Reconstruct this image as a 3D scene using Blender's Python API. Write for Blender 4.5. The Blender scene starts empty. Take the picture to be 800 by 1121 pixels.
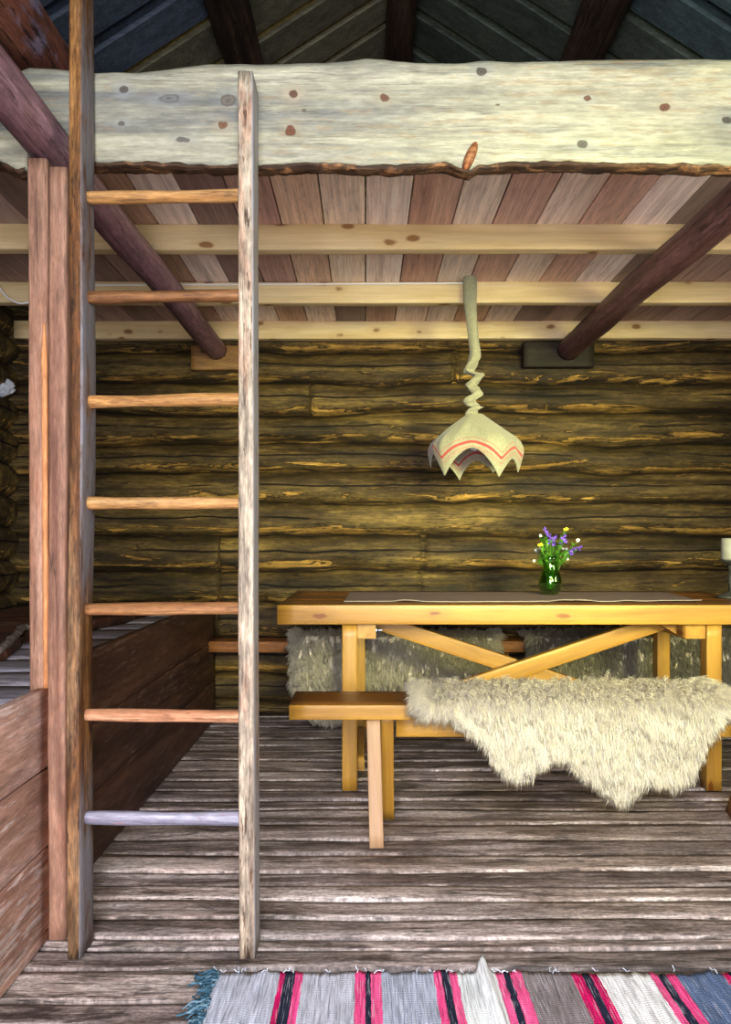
import bpy, math, random
import numpy as np
from mathutils import Vector, Matrix

random.seed(7)
RNG = np.random.default_rng(7)
S = bpy.context.scene
COL = S.collection
PI = math.pi
F = 800.0                                  # focal length in pixels of the 800 px wide frame
H0 = 590.0                                 # row of the horizon


def P(px, py, d):
    return Vector(((px - 400) * d / F, d, 1 + (H0 - py) * d / F))


def X_(px, d):
    return (px - 400) * d / F


def Z_(py, d):
    return 1 + (H0 - py) * d / F


def c(h):
    h = h.lstrip('#')
    v = [int(h[i:i + 2], 16) / 255 for i in (0, 2, 4)]
    return tuple([(x / 12.92 if x <= .04045 else ((x + .055) / 1.055) ** 2.4) for x in v] + [1.0])


# ---------------------------------------------------------------- numpy noise
def _hash(i, j, k, seed):
    h = (i * 374761393 + j * 668265263 + k * 2147483647 + seed * 1274126177) & 0xffffffff
    h = ((h ^ (h >> 13)) * 1274126177) & 0xffffffff
    h = h ^ (h >> 16)
    return (h & 0xffff) / 32767.5 - 1.0


def vn(x, y=0.0, z=0.0, seed=0):
    x, y, z = np.broadcast_arrays(np.asarray(x, float), np.asarray(y, float), np.asarray(z, float))
    i, j, k = np.floor(x).astype(np.int64), np.floor(y).astype(np.int64), np.floor(z).astype(np.int64)
    fx, fy, fz = x - i, y - j, z - k
    fx, fy, fz = [t * t * (3 - 2 * t) for t in (fx, fy, fz)]
    r = 0
    for a in (0, 1):
        for b in (0, 1):
            for d in (0, 1):
                w = (fx if a else 1 - fx) * (fy if b else 1 - fy) * (fz if d else 1 - fz)
                r = r + w * _hash(i + a, j + b, k + d, seed)
    return r


def fbm(x, y=0.0, z=0.0, seed=0, o=4):
    r, a, f = 0, 1.0, 1.0
    for q in range(o):
        r = r + a * vn(np.asarray(x) * f, np.asarray(y) * f, np.asarray(z) * f, seed + q * 17)
        a *= .5
        f *= 2.03
    return r


# ---------------------------------------------------------------- mesh store
class MB:
    def __init__(self):
        self.v, self.f, self.n = [], [], 0
        self.a = {}

    def add(self, V, Fc, **at):
        V = np.asarray(V, float).reshape(-1, 3)
        self.v.append(V)
        for f in Fc:
            self.f.append([int(q) + self.n for q in f])
        for k, val in at.items():
            self.a.setdefault(k, []).append((self.n, len(V), val))
        self.n += len(V)
        return self

    def grid(self, G, closed_u=False, closed_v=False, flip=False, **at):
        nu, nv = G.shape[:2]
        Fc = []
        for i in range(nu if closed_u else nu - 1):
            for j in range(nv if closed_v else nv - 1):
                q = [i * nv + j, ((i + 1) % nu) * nv + j, ((i + 1) % nu) * nv + (j + 1) % nv, i * nv + (j + 1) % nv]
                Fc.append(q[::-1] if flip else q)
        return self.add(G.reshape(-1, 3), Fc, **at)

    def build(self, name, mat, parent=None, loc=None, smooth=True, offset=None):
        me = bpy.data.meshes.new(name)
        V = np.concatenate(self.v)
        if offset is not None:
            V = V - np.asarray(offset)
        me.from_pydata(V.tolist(), [], self.f)
        for k, parts in self.a.items():
            col = any(np.ndim(p[2]) and np.shape(p[2])[-1] == 4 for p in parts)
            if col:
                arr = np.ones((self.n, 4), np.float32)
                at = me.attributes.new(k, 'FLOAT_COLOR', 'POINT')
            else:
                arr = np.zeros(self.n, np.float32)
                at = me.attributes.new(k, 'FLOAT', 'POINT')
            for s, n, val in parts:
                arr[s:s + n] = val
            at.data.foreach_set('color' if col else 'value', arr.ravel())
        if smooth:
            me.polygons.foreach_set('use_smooth', [True] * len(me.polygons))
        if mat:
            me.materials.append(mat)
        me.update()
        o = bpy.data.objects.new(name, me)
        COL.objects.link(o)
        if loc is not None:
            o.location = loc
        if parent is not None:
            adopt(o, parent)
        return o


def adopt(o, parent):
    o.parent = parent
    o.matrix_parent_inverse = world(parent).inverted()


def world(o):
    m = Matrix.LocRotScale(o.location, o.rotation_euler if o.rotation_mode != 'QUATERNION' else o.rotation_quaternion, o.scale)
    if o.parent is not None:
        m = world(o.parent) @ o.matrix_parent_inverse @ m
    return m


def tag(o, label=None, cat=None, group=None, kind=None):
    if label: o['label'] = label
    if cat: o['category'] = cat
    if group: o['group'] = group
    if kind: o['kind'] = kind
    return o


def empty(name, loc, label, cat, group=None):
    o = bpy.data.objects.new(name, None)
    o.empty_display_size = .05
    COL.objects.link(o)
    o.location = loc
    return tag(o, label, cat, group)


def rect_profile(w, h, r=.004, m=3):
    """closed outline of a rounded rectangle in (y, z)"""
    pts = []
    r = min(r, w * .4, h * .4)
    cs = [(w / 2 - r, h / 2 - r, 0), (-w / 2 + r, h / 2 - r, 90), (-w / 2 + r, -h / 2 + r, 180), (w / 2 - r, -h / 2 + r, 270)]
    for q in range(4):
        cx, cz, a0 = cs[q]
        arc = [(cx + r * math.cos(math.radians(a0 + t)), cz + r * math.sin(math.radians(a0 + t))) for t in (0, 45, 90)]
        nx = cs[(q + 1) % 4]
        e = (nx[0] + r * math.cos(math.radians(nx[2])), nx[1] + r * math.sin(math.radians(nx[2])))
        pts += arc
        for t in range(1, m + 1):
            k = t / (m + 1)
            pts.append((arc[2][0] * (1 - k) + e[0] * k, arc[2][1] * (1 - k) + e[1] * k))
    return np.array(pts)


def round_profile(r, n=20):
    return np.array([(r * math.cos(2 * PI * i / n), r * math.sin(2 * PI * i / n)) for i in range(n)])


def sweep(L, prof, n=24, wob=0.0, bump=0.0, seed=0, taper=None, wf=1.5, bf=6.0, cap=.0):
    """prof swept along +X from 0 to L, a little crooked and worn"""
    xs = np.linspace(0, L, n + 1)
    K = len(prof)
    G = np.zeros((n + 1, K, 3))
    oy = wob * vn(xs * wf, seed * 3.1, 0, seed)
    oz = wob * vn(xs * wf, seed * 3.1 + 40, 0, seed + 5)
    ln = np.linalg.norm(prof, axis=1) + 1e-9
    for i, x in enumerate(xs):
        k = taper(x / L) if taper else 1.0
        p = prof * k
        if bump:
            dsp = bump * fbm(x * bf, p[:, 0] * 40, p[:, 1] * 40, seed + 9, 3)
            p = p + (prof / ln[:, None]) * dsp[:, None]
        G[i, :, 0] = x
        G[i, :, 1] = p[:, 0] + oy[i]
        G[i, :, 2] = p[:, 1] + oz[i]
    mb = MB()
    Fc = []
    for i in range(n):
        for j in range(K):
            Fc.append([i * K + j, i * K + (j + 1) % K, (i + 1) * K + (j + 1) % K, (i + 1) * K + j][::-1])
    Fc.append(list(range(K))[::-1][::-1])
    Fc.append([n * K + j for j in range(K)][::-1])
    V = G.reshape(-1, 3)
    mb.add(V, [f[::-1] for f in Fc])
    return mb


def frame(p0, p1, up=(0, 0, 1)):
    x = (Vector(p1) - Vector(p0)).normalized()
    u = Vector(up)
    if abs(x.dot(u)) > .98:
        u = Vector((0, 1, 0))
    z = (u - x * u.dot(x)).normalized()
    y = z.cross(x)
    m = Matrix((x, y, z)).transposed().to_4x4()
    m.translation = Vector(p0)
    return m


def bar(name, p0, p1, w, h, mat, parent=None, up=(0, 0, 1), r=.004, n=16, wob=.0, bump=.0, seed=None, rnd=None, rounded=False, taper=None, bf=6.0):
    """a board / post / stick from p0 to p1 as one object; its grain runs along local X"""
    seed = random.randint(1, 9999) if seed is None else seed
    prof = round_profile(w / 2) if rounded else rect_profile(w, h, r)
    mb = sweep((Vector(p1) - Vector(p0)).length, prof, n, wob, bump, seed, taper, bf=bf)
    mb.a['rnd'] = [(0, mb.n, random.random() if rnd is None else rnd)]
    o = mb.build(name, mat, None)
    m = frame(p0, p1, up)
    o.matrix_basis = m
    if not rounded:
        for q in o.data.polygons[-2:]:
            q.use_smooth = False
    if parent is not None:
        o.parent = parent
        o.matrix_parent_inverse = world(parent).inverted()
    return o


# ---------------------------------------------------------------- materials
class NT:
    def __init__(self, name):
        self.m = bpy.data.materials.new(name)
        self.m.use_nodes = True
        self.t = self.m.node_tree
        self.t.nodes.clear()
        self.out = self.n('ShaderNodeOutputMaterial')
        self.b = self.n('ShaderNodeBsdfPrincipled')
        self.l(self.b.outputs[0], self.out.inputs[0])

    def n(self, ty, **k):
        nd = self.t.nodes.new(ty)
        for a, v in k.items():
            setattr(nd, a, v)
        return nd

    def l(self, a, b):
        self.t.links.new(a, b)

    def put(self, sock, v):
        if v is None: return
        if hasattr(v, 'is_output') or hasattr(v, 'links'):
            self.l(v, sock)
        else:
            sock.default_value = v

    def coord(self, kind='Object'):
        return self.n('ShaderNodeTexCoord').outputs[kind]

    def attr(self, name, out='Fac'):
        return self.n('ShaderNodeAttribute', attribute_name=name).outputs[out]

    def math(self, op, a, b=None, d=None, clamp=False):
        nd = self.n('ShaderNodeMath', operation=op, use_clamp=clamp)
        self.put(nd.inputs[0], a)
        if b is not None: self.put(nd.inputs[1], b)
        if d is not None: self.put(nd.inputs[2], d)
        return nd.outputs[0]

    def vmath(self, op, a, b):
        nd = self.n('ShaderNodeVectorMath', operation=op)
        self.put(nd.inputs[0], a)
        self.put(nd.inputs[1], b)
        return nd.outputs[0]

    def scale(self, v, s):
        return self.vmath('MULTIPLY', v, s)

    def noise(self, v, sc=1.0, det=4.0, rough=.55, dist=0.0, out=0):
        nd = self.n('ShaderNodeTexNoise')
        self.put(nd.inputs['Vector'], v)
        nd.inputs['Scale'].default_value = sc
        nd.inputs['Detail'].default_value = det
        nd.inputs['Roughness'].default_value = rough
        nd.inputs['Distortion'].default_value = dist
        return nd.outputs[out]

    def voro(self, v, sc=1.0, feat='F1', out=0):
        nd = self.n('ShaderNodeTexVoronoi', feature=feat)
        self.put(nd.inputs['Vector'], v)
        nd.inputs['Scale'].default_value = sc
        return nd.outputs[out]

    def ramp(self, f, stops, interp='LINEAR'):
        nd = self.n('ShaderNodeValToRGB')
        r = nd.color_ramp
        r.interpolation = interp
        while len(r.elements) < len(stops):
            r.elements.new(.5)
        for e, (p, col) in zip(r.elements, sorted(stops, key=lambda q: q[0])):
            e.position = p
            e.color = col if not isinstance(col, (int, float)) else (col, col, col, 1)
        self.put(nd.inputs[0], f)
        return nd.outputs[0]

    def step(self, f, a, b):
        """0 below a, 1 above b"""
        nd = self.n('ShaderNodeMapRange', interpolation_type='SMOOTHSTEP')
        self.put(nd.inputs[0], f)
        nd.inputs[1].default_value = a
        nd.inputs[2].default_value = b
        return nd.outputs[0]

    def mix(self, f, a, b, mode='MIX'):
        nd = self.n('ShaderNodeMix', data_type='RGBA', blend_type=mode)
        self.put(nd.inputs[0], f)
        self.put(nd.inputs[6], a)
        self.put(nd.inputs[7], b)
        return nd.outputs[2]

    def sep(self, v):
        return self.n('ShaderNodeSeparateXYZ'), v

    def xyz(self, v):
        nd = self.n('ShaderNodeSeparateXYZ')
        self.put(nd.inputs[0], v)
        return nd.outputs

    def bump(self, h, s=.3, d=.01):
        nd = self.n('ShaderNodeBump')
        nd.inputs['Strength'].default_value = s
        nd.inputs['Distance'].default_value = d
        self.put(nd.inputs['Height'], h)
        self.l(nd.outputs[0], self.b.inputs['Normal'])

    def fin(self, col, rough=.6, spec=.35):
        self.put(self.b.inputs['Base Color'], col)
        self.put(self.b.inputs['Roughness'], rough)
        self.b.inputs['Specular IOR Level'].default_value = spec
        return self.m

    def seeded(self):
        """object coordinates shifted by the object's and the plank's own random numbers"""
        r = self.attr('rnd')
        o = self.n('ShaderNodeObjectInfo').outputs['Random']
        k = self.math('ADD', self.math('MULTIPLY', r, 61.7), self.math('MULTIPLY', o, 37.3))
        nd = self.n('ShaderNodeCombineXYZ')
        self.l(k, nd.inputs[0]); self.l(k, nd.inputs[1]); self.l(self.math('MULTIPLY', k, 1.7), nd.inputs[2])
        return self.vmath('ADD', self.coord(), nd.outputs[0])


def axscale(ax, along, across):
    return tuple(along if i == ax else across for i in range(3))


def cracklines(t, v, ax, col, amt, dark='#140d09', along=1.1, across=34):
    n = t.noise(t.scale(v, axscale(ax, along, across)), 1.0, 5, .6, .2)
    m = t.noise(t.scale(v, axscale(ax, 1.6, 7)), 1.0, 3, .6)
    f = t.math('MULTIPLY', t.step(t.math('ABSOLUTE', t.math('SUBTRACT', n, .5)), .016, .004), t.step(m, .46, .56))
    return t.mix(t.math('MULTIPLY', f, amt), col, c(dark))


def wood(name, dark, mid, light, ax=0, rough=.62, spec=.3, knots=None, knot_col='#5a2a14', fine=.35, blotch=None, blotch_amt=.5,
         blotch_sc=(1.2, 5), specks=None, speck_amt=.5, tint=False, grit=.45, face=None, cracks=0, gs=(22, 120, 6, 26), bump=.35, ring=14, tintamt=1.0, rnd_amt=.25, knot_list=None, gloss=0, wave=0.0):
    t = NT(name)
    v = t.seeded()
    base = t.coord()
    kd = None
    big = t.noise(t.scale(v, axscale(ax, .7, ring)), 1.0, 5, .6, .6)
    fin = t.noise(t.scale(v, axscale(ax, 5, 170)), 1.0, 3, .6)
    if wave:
        big = t.math('ADD', t.math('MULTIPLY', t.math('SINE', t.math('MULTIPLY', t.noise(t.scale(v, axscale(ax, .5, 6)), 1, 2, .5, .3), 60)), wave), big)
    col = t.ramp(big, [(.3, c(dark)), (.5, c(mid)), (.7, c(light))])
    col = t.mix(t.math('MULTIPLY', t.step(fin, .42, .62), fine), col, t.mix(.65, col, c(dark)))
    if tint:
        col = t.mix(tintamt, col, t.attr('tint', 'Color'), 'MULTIPLY')
    if rnd_amt:
        r = t.math('FRACT', t.math('MULTIPLY', t.math('ADD', t.attr('rnd'), t.n('ShaderNodeObjectInfo').outputs['Random']), 7.31))
        col = t.mix(1.0, col, t.ramp(r, [(0, 1 - rnd_amt), (1, 1 + rnd_amt * .6)]), 'MULTIPLY')
    if blotch:
        b = t.noise(t.scale(v, axscale(ax, *blotch_sc)), 1.0, 5, .65, .4)
        col = t.mix(t.math('MULTIPLY', t.step(b, .5, .68), blotch_amt), col, c(blotch))
    if specks:
        s = t.noise(t.scale(v, axscale(ax, 9, 70)), 1.0, 4, .7)
        s2 = t.noise(t.scale(v, axscale(ax, 1.5, 4)), 1.0, 2, .5)
        f = t.step(t.math('ADD', s, t.math('MULTIPLY', s2, .35)), .74, .82)
        col = t.mix(t.math('MULTIPLY', f, speck_amt), col, c(specks))
    g1 = t.noise(t.scale(v, axscale(ax, gs[0], gs[1])), 1.0, 5, .7, .3)
    g2 = t.noise(t.scale(v, axscale(ax, gs[2], gs[3])), 1.0, 5, .7, .5)
    if grit:
        col = t.mix(grit, col, t.ramp(t.math('ADD', t.math('MULTIPLY', g1, .55), t.math('MULTIPLY', g2, .45)), [(.39, .3), (.5, .95), (.61, 1.8)]), 'MULTIPLY')
    if cracks:
        col = cracklines(t, v, ax, col, cracks)
    if face:
        fx = t.math('MULTIPLY', t.xyz(base)[face[0]], face[1])
        col = t.mix(t.math('MULTIPLY', t.step(fx, face[2], face[2] + .002), t.step(g2, .3, .55)), col, t.mix(g1, c(face[3]), c(face[4])))
    hgt = t.math('ADD', t.math('ADD', big, t.math('MULTIPLY', fin, .35)), t.math('MULTIPLY', g1, .5))
    if knots:
        vs = t.scale(v, axscale(ax, knots[0], knots[1]))
        wv = t.vmath('ADD', vs, t.scale(t.noise(v, 25, 2, .5, 0, 1), (.12, .12, .12)))
        kd = t.voro(wv)
        halo = t.step(kd, knots[2] * 2.6, knots[2])
        core = t.step(kd, knots[2], knots[2] * .55)
        col = t.mix(t.math('MULTIPLY', halo, .35), col, c(dark))
        col = t.mix(t.math('MULTIPLY', core, .85), col, c(knot_col))
    if knot_list:
        wob = t.scale(t.noise(base, 48, 4, .6, 0, 1), (.014, .014, .014))
        bw = t.vmath('ADD', base, t.vmath('SUBTRACT', wob, (.007, .007, .007)))
        for (kx, ky, kz, rx, rz, kc, halo_c) in knot_list:
            d = t.vmath('SUBTRACT', bw, (kx, ky, kz))
            d = t.scale(d, (1 / rx, 0, 1 / rz))
            nd = t.n('ShaderNodeVectorMath', operation='LENGTH')
            t.l(d, nd.inputs[0])
            dd = nd.outputs['Value']
            rings = t.math('ADD', t.math('MULTIPLY', t.math('SINE', t.math('MULTIPLY', dd, 9)), .12), .5)
            if halo_c:
                col = t.mix(t.math('MULTIPLY', t.math('MULTIPLY', t.step(dd, 3.4, .9), g2), .7), col, c(halo_c))
            col = t.mix(t.math('MULTIPLY', t.step(dd, 1.15, .8), .9), col, t.mix(rings, c(kc), c('#2a1a10')))
    t.bump(hgt, bump, .006)
    rr = t.ramp(big, [(.3, min(1, rough + .12)), (.7, max(.1, rough - .1))])
    return t.fin(col, rr, spec)


def plain(name, col, rough=.6, metal=0.0, spec=.4, nz=None, nsc=30, nb=.0):
    t = NT(name)
    cc = c(col)
    if nz:
        cc = t.mix(t.step(t.noise(t.coord(), nsc, 4, .6), .35, .65), c(col), c(nz))
    if nb:
        t.bump(t.noise(t.coord(), nsc * 3, 4, .6), nb, .003)
    t.b.inputs['Metallic'].default_value = metal
    return t.fin(cc, rough, spec)


#MATERIALS
M = {}
M['rail_brown'] = wood('rail_brown', '#40260f', '#7a4d28', '#a2733f', specks='#2a170c', speck_amt=.8, fine=.6, blotch='#a58460', blotch_amt=.4, ring=22, grit=.8, face=(1, 1, .0125, '#524d50', '#918f94'), cracks=0.8)
M['rail_pale'] = wood('rail_pale', '#66564a', '#a0927e', '#c0b4a0', specks='#4a3324', speck_amt=.9, fine=.4, blotch='#a8765a', blotch_amt=.6, blotch_sc=(3,14), ring=22, grit=.8, face=(1, 1, .0155, '#7d7a7c', '#a8a8ac'), cracks=0.5)
M['rung'] = wood('rung', '#8a5c30', '#c08c50', '#d8ac74', specks='#5d3518', speck_amt=.5, fine=.5, ring=26, cracks=0.5)
M['rung_brown'] = wood('rung_brown', '#5d3a20', '#95663c', '#c09468', specks='#3a1f10', speck_amt=.5, fine=.5, ring=26)
M['rung_red'] = wood('rung_red', '#7a4a30', '#b9825e', '#d6aa88', specks='#5d3518', speck_amt=.5, fine=.5, ring=26)
M['rung_grey'] = wood('rung_grey', '#585462', '#8e8c9c', '#b4b2be', specks='#8a5a48', speck_amt=.5, fine=.5, ring=26)
M['post'] = wood('post', '#6a483a', '#8e6a56', '#a6836e', fine=.35, blotch='#985a34', blotch_amt=.35, ring=16, cracks=0.5)
M['pine'] = wood('pine', '#886024', '#a67a2e', '#b68c3c', rough=.42, spec=.35, grit=.15, gs=(4, 150, 1.6, 30), knots=(4.2, 13, .17), knot_col='#6a3410', fine=.18, ring=9, bump=.12, rnd_amt=.06)
M['pine_pale'] = wood('pine_pale', '#94704f', '#aa8764', '#b89a7a', rough=.5, grit=.2, gs=(4, 150, 1.6, 30), knots=(2.2, 8, .10), knot_col='#8a4a28', fine=.2, ring=10, bump=.15, rnd_amt=.06)
M['pine_shaded'] = wood('pine_shaded', '#5a3410', '#784a1a', '#8c5c24', rough=.36, grit=.2, gs=(4, 150, 1.6, 30), spec=.45, fine=.3, ring=12, bump=.12, rnd_amt=.08)  # pine darkened for tops that get little light; shade in the colour
M['joist'] = wood('joist', '#c8ac78', '#dcc494', '#e6d2a8', rough=.6, grit=.15, gs=(4, 150, 1.6, 30), knots=(5.5, 11, .19), knot_col='#80501f', fine=.15, ring=8, bump=.15, rnd_amt=.05)
M['log'] = wood('log', '#3a2424', '#5c3e3c', '#7d5a56', rough=.5, fine=.5, specks='#241210', speck_amt=.6, blotch='#8d6a68', blotch_amt=.35, ring=10, cracks=0.8)
M['log_near'] = wood('log_near', '#6a4a50', '#96707a', '#b8949c', rough=.5, fine=.5, specks='#2c1618', speck_amt=.5, blotch='#5a3020', blotch_amt=.5, ring=8, cracks=0.6)
M['purlin'] = wood('purlin', '#1c1410', '#3a2a20', '#584434', rough=.7, fine=.6, specks='#100a08', speck_amt=.7, blotch='#6a5038', blotch_amt=.35, ring=14, bump=.7, cracks=0.9)
M['bark'] = wood('bark', '#3a201a', '#6d3f30', '#96604a', rough=.8, fine=.5, blotch='#8a8096', blotch_amt=.75, blotch_sc=(7, 14), ring=10, bump=.9, specks='#1c100c', speck_amt=.8)
M['block'] = wood('block', '#6a4a28', '#8a6438', '#a07a48', knots=(4, 10, .14), knot_col='#2a160a', fine=.4)
M['plate'] = wood('plate', '#15120c', '#221d14', '#332c1e', rough=.7)
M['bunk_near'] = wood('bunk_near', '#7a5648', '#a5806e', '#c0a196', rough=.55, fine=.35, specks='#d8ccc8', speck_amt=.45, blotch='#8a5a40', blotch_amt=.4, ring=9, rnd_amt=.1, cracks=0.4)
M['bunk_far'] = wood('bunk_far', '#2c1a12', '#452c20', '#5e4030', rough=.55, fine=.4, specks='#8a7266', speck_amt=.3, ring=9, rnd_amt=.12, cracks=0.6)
M['bunk_boards'] = wood('bunk_boards', '#6a6468', '#96939c', '#bcbcc8', rough=.36, spec=.6, fine=.5, specks='#c8c6d0', speck_amt=.6, blotch='#5d4638', blotch_amt=.5, ring=14, cracks=0.7)
M['ceil'] = wood('ceil', '#ece4e0', '#fbf6f2', '#ffffff', tint=True, fine=.2, grit=.35, gs=(4, 150, 1.2, 36), specks='#8a6a60', speck_amt=.25, blotch='#b0968c', blotch_amt=.3, ring=9, rnd_amt=.12, ax=1, cracks=0.25)
M['roofb'] = wood('roofb', '#c0c0c0', '#e8e8e8', '#ffffff', tint=True, fine=.5, ring=16, rnd_amt=.2, ax=0, rough=.75, specks='#404040', speck_amt=.5)
M['white'] = plain('white_plastic', '#e8e8e4', .4)
M['steel'] = plain('bolt_steel', '#9aa4b0', .28, 1.0)


def wall_mat():
    t = NT('log_wall')
    v = t.seeded()
    s = t.attr('s')
    big = t.noise(t.scale(v, (.9, 12, 12)), 1, 6, .62, .5)
    med = t.noise(t.scale(v, (2.2, 30, 30)), 1, 5, .65, .8)
    fin = t.noise(t.scale(v, (5, 130, 130)), 1, 3, .6)
    col = t.ramp(big, [(.28, c('#221b10')), (.46, c('#44361d')), (.58, c('#62502a')), (.75, c('#826a34'))])
    col = t.mix(t.math('MULTIPLY', t.step(fin, .42, .62), .5), col, t.mix(.7, col, c('#22180f')))
    # ragged yellow patches where the bark was stripped, mostly low on each log
    edge = t.ramp(s, [(0, 1), (.2, .75), (.42, .1), (.8, 0), (1, .35)])
    pm = t.math('ADD', t.noise(t.scale(v, (2.2, 16, 16)), 1, 6, .7, 1.2), t.math('MULTIPLY', t.math('MULTIPLY', edge, t.noise(t.scale(v, (.8, 5, 5)), 1, 3, .5)), .36))
    patch = t.step(pm, .645, .68)
    pc = t.ramp(med, [(.3, c('#684c22')), (.55, c('#a07c3c')), (.75, c('#c09c54'))])
    col = t.mix(t.math('MULTIPLY', patch, .85), col, pc)
    rim = t.math('MULTIPLY', t.step(pm, .605, .65), t.math('SUBTRACT', 1, patch))
    col = t.mix(t.math('MULTIPLY', rim, .75), col, c('#1c120a'))
    # drying crack along the middle of each log
    wv = t.math('MULTIPLY', t.math('SUBTRACT', t.noise(t.scale(v, (1.6, 0, 0)), 1, 4, .6), .5), .35)
    cr = t.math('ABSOLUTE', t.math('SUBTRACT', s, t.math('ADD', wv, .56)))
    crack = t.math('MULTIPLY', t.step(cr, .035, .012), t.step(t.noise(t.scale(v, (1.3, 2, 2)), 1, 2, .5), .42, .5))
    col = t.mix(crack, col, c('#120b06'))
    gw = t.noise(t.scale(v, (20, 70, 70)), 1, 5, .75, .4)
    gx = t.noise(t.scale(v, (5, 18, 18)), 1, 6, .7, .8)
    col = t.mix(.6, col, t.ramp(t.math('ADD', t.math('MULTIPLY', gw, .5), t.math('MULTIPLY', gx, .5)), [(.39, .22), (.5, .95), (.61, 2.0)]), 'MULTIPLY')
    col = cracklines(t, v, 0, col, .9, across=22)
    st = t.noise(t.scale(v, (1.1, 7, 7)), 1, 5, .65, .5)
    col = t.mix(.85, col, t.ramp(st, [(.36, .3), (.5, .95), (.62, 1.35)]), 'MULTIPLY')
    # ragged dark bands at the seams
    seam = t.ramp(s, [(0, 1), (.09, .55), (.16, 0), (.9, 0), (.96, .6), (1, 1)])
    sn = t.math('MULTIPLY', seam, t.step(t.noise(t.scale(v, (3, 20, 20)), 1, 4, .6), .3, .5))
    col = t.mix(sn, col, c('#150d07'))
    h = t.math('SUBTRACT', t.math('ADD', t.math('ADD', big, t.math('MULTIPLY', fin, .3)), t.math('MULTIPLY', patch, .5)), t.math('MULTIPLY', crack, 1.2))
    t.bump(h, .7, .012)
    return t.fin(col, .72, .25)


def floor_mat():
    t = NT('floor_planks')
    v = t.seeded()
    e = t.attr('edge')
    r = t.attr('rnd')
    big = t.noise(t.scale(v, (1.3, 15, 3)), 1, 7, .7, .9)
    med = t.noise(t.scale(v, (6, 40, 5)), 1, 6, .75, .8)
    fin = t.noise(t.scale(v, (16, 210, 8)), 1, 4, .7)
    grt = t.noise(t.scale(t.coord(), (60, 120, 1)), 1, 5, .75)
    col = t.ramp(big, [(.28, c('#332b2e')), (.42, c('#75685f')), (.53, c('#a79a94')), (.64, c('#d2c9c4'))])
    col = t.mix(t.math('MULTIPLY', t.step(fin, .46, .6), .5), col, c('#352a26'))
    col = t.mix(t.math('MULTIPLY', t.step(med, .55, .66), .6), col, c('#c0b0a6'))
    col = t.mix(t.math('MULTIPLY', t.step(med, .44, .34), .6), col, c('#2e2521'))
    col = t.mix(.6, col, t.ramp(grt, [(.38, .3), (.5, .95), (.62, 1.8)]), 'MULTIPLY')
    col = cracklines(t, v, 0, col, .85, across=26)
    pl = t.noise(t.scale(v, (1.2, 40, 5)), 1, 5, .6, .3)
    col = t.mix(t.math('MULTIPLY', t.math('MULTIPLY', t.step(t.math('ABSOLUTE', t.math('SUBTRACT', pl, .5)), .012, .004), t.step(med, .48, .54)), .7), col, c('#d8ccc4'))
    col = t.mix(1.0, col, t.ramp(t.math('FRACT', t.math('MULTIPLY', r, 9.7)), [(0, (.7, .66, .66, 1)), (.5, (1, .97, .95, 1)), (1, (1.25, 1.2, 1.15, 1))]), 'MULTIPLY')
    # worn pale edges
    wn = t.noise(t.scale(v, (1.1, 6, 6)), 1, 4, .6, .3)
    wf = t.math('MULTIPLY', t.step(t.math('ADD', e, t.math('MULTIPLY', wn, .35)), 1.135, 1.175), t.step(t.math('FRACT', t.math('MULTIPLY', r, 23.3)), .45, .7))
    col = t.mix(t.math('MULTIPLY', wf, .6), col, t.ramp(wn, [(.35, c('#b08a78')), (.6, c('#d8c6bc'))]))
    # dark damp stains, pale scuffs and grey paint rests
    lg_ = t.noise(t.scale(t.coord(), (2.2, 4.5, 1)), 1, 5, .65, .8)
    col = t.mix(.8, col, t.ramp(lg_, [(.36, .5), (.5, .98), (.64, 1.35)]), 'MULTIPLY')
    st = t.noise(t.scale(v, (1.8, 9, 5)), 1, 6, .7, .8)
    col = t.mix(t.math('MULTIPLY', t.step(st, .54, .64), .75), col, c('#231c1b'))
    sc = t.noise(t.scale(t.coord(), (14, 60, 1)), 1, 5, .75, 2.5)
    col = t.mix(t.math('MULTIPLY', t.step(sc, .68, .74), .5), col, c('#cfc8c4'))
    kd = t.voro(t.scale(v, (1.3, 6, 1)))
    col = t.mix(t.math('MULTIPLY', t.step(kd, .07, .045), .8), col, c('#1b1512'))
    t.bump(t.math('ADD', t.math('ADD', big, t.math('MULTIPLY', fin, .4)), t.math('MULTIPLY', grt, .5)), .5, .006)
    rr = t.ramp(big, [(.3, .6), (.7, .42)])
    return t.fin(col, rr, .42)


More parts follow.
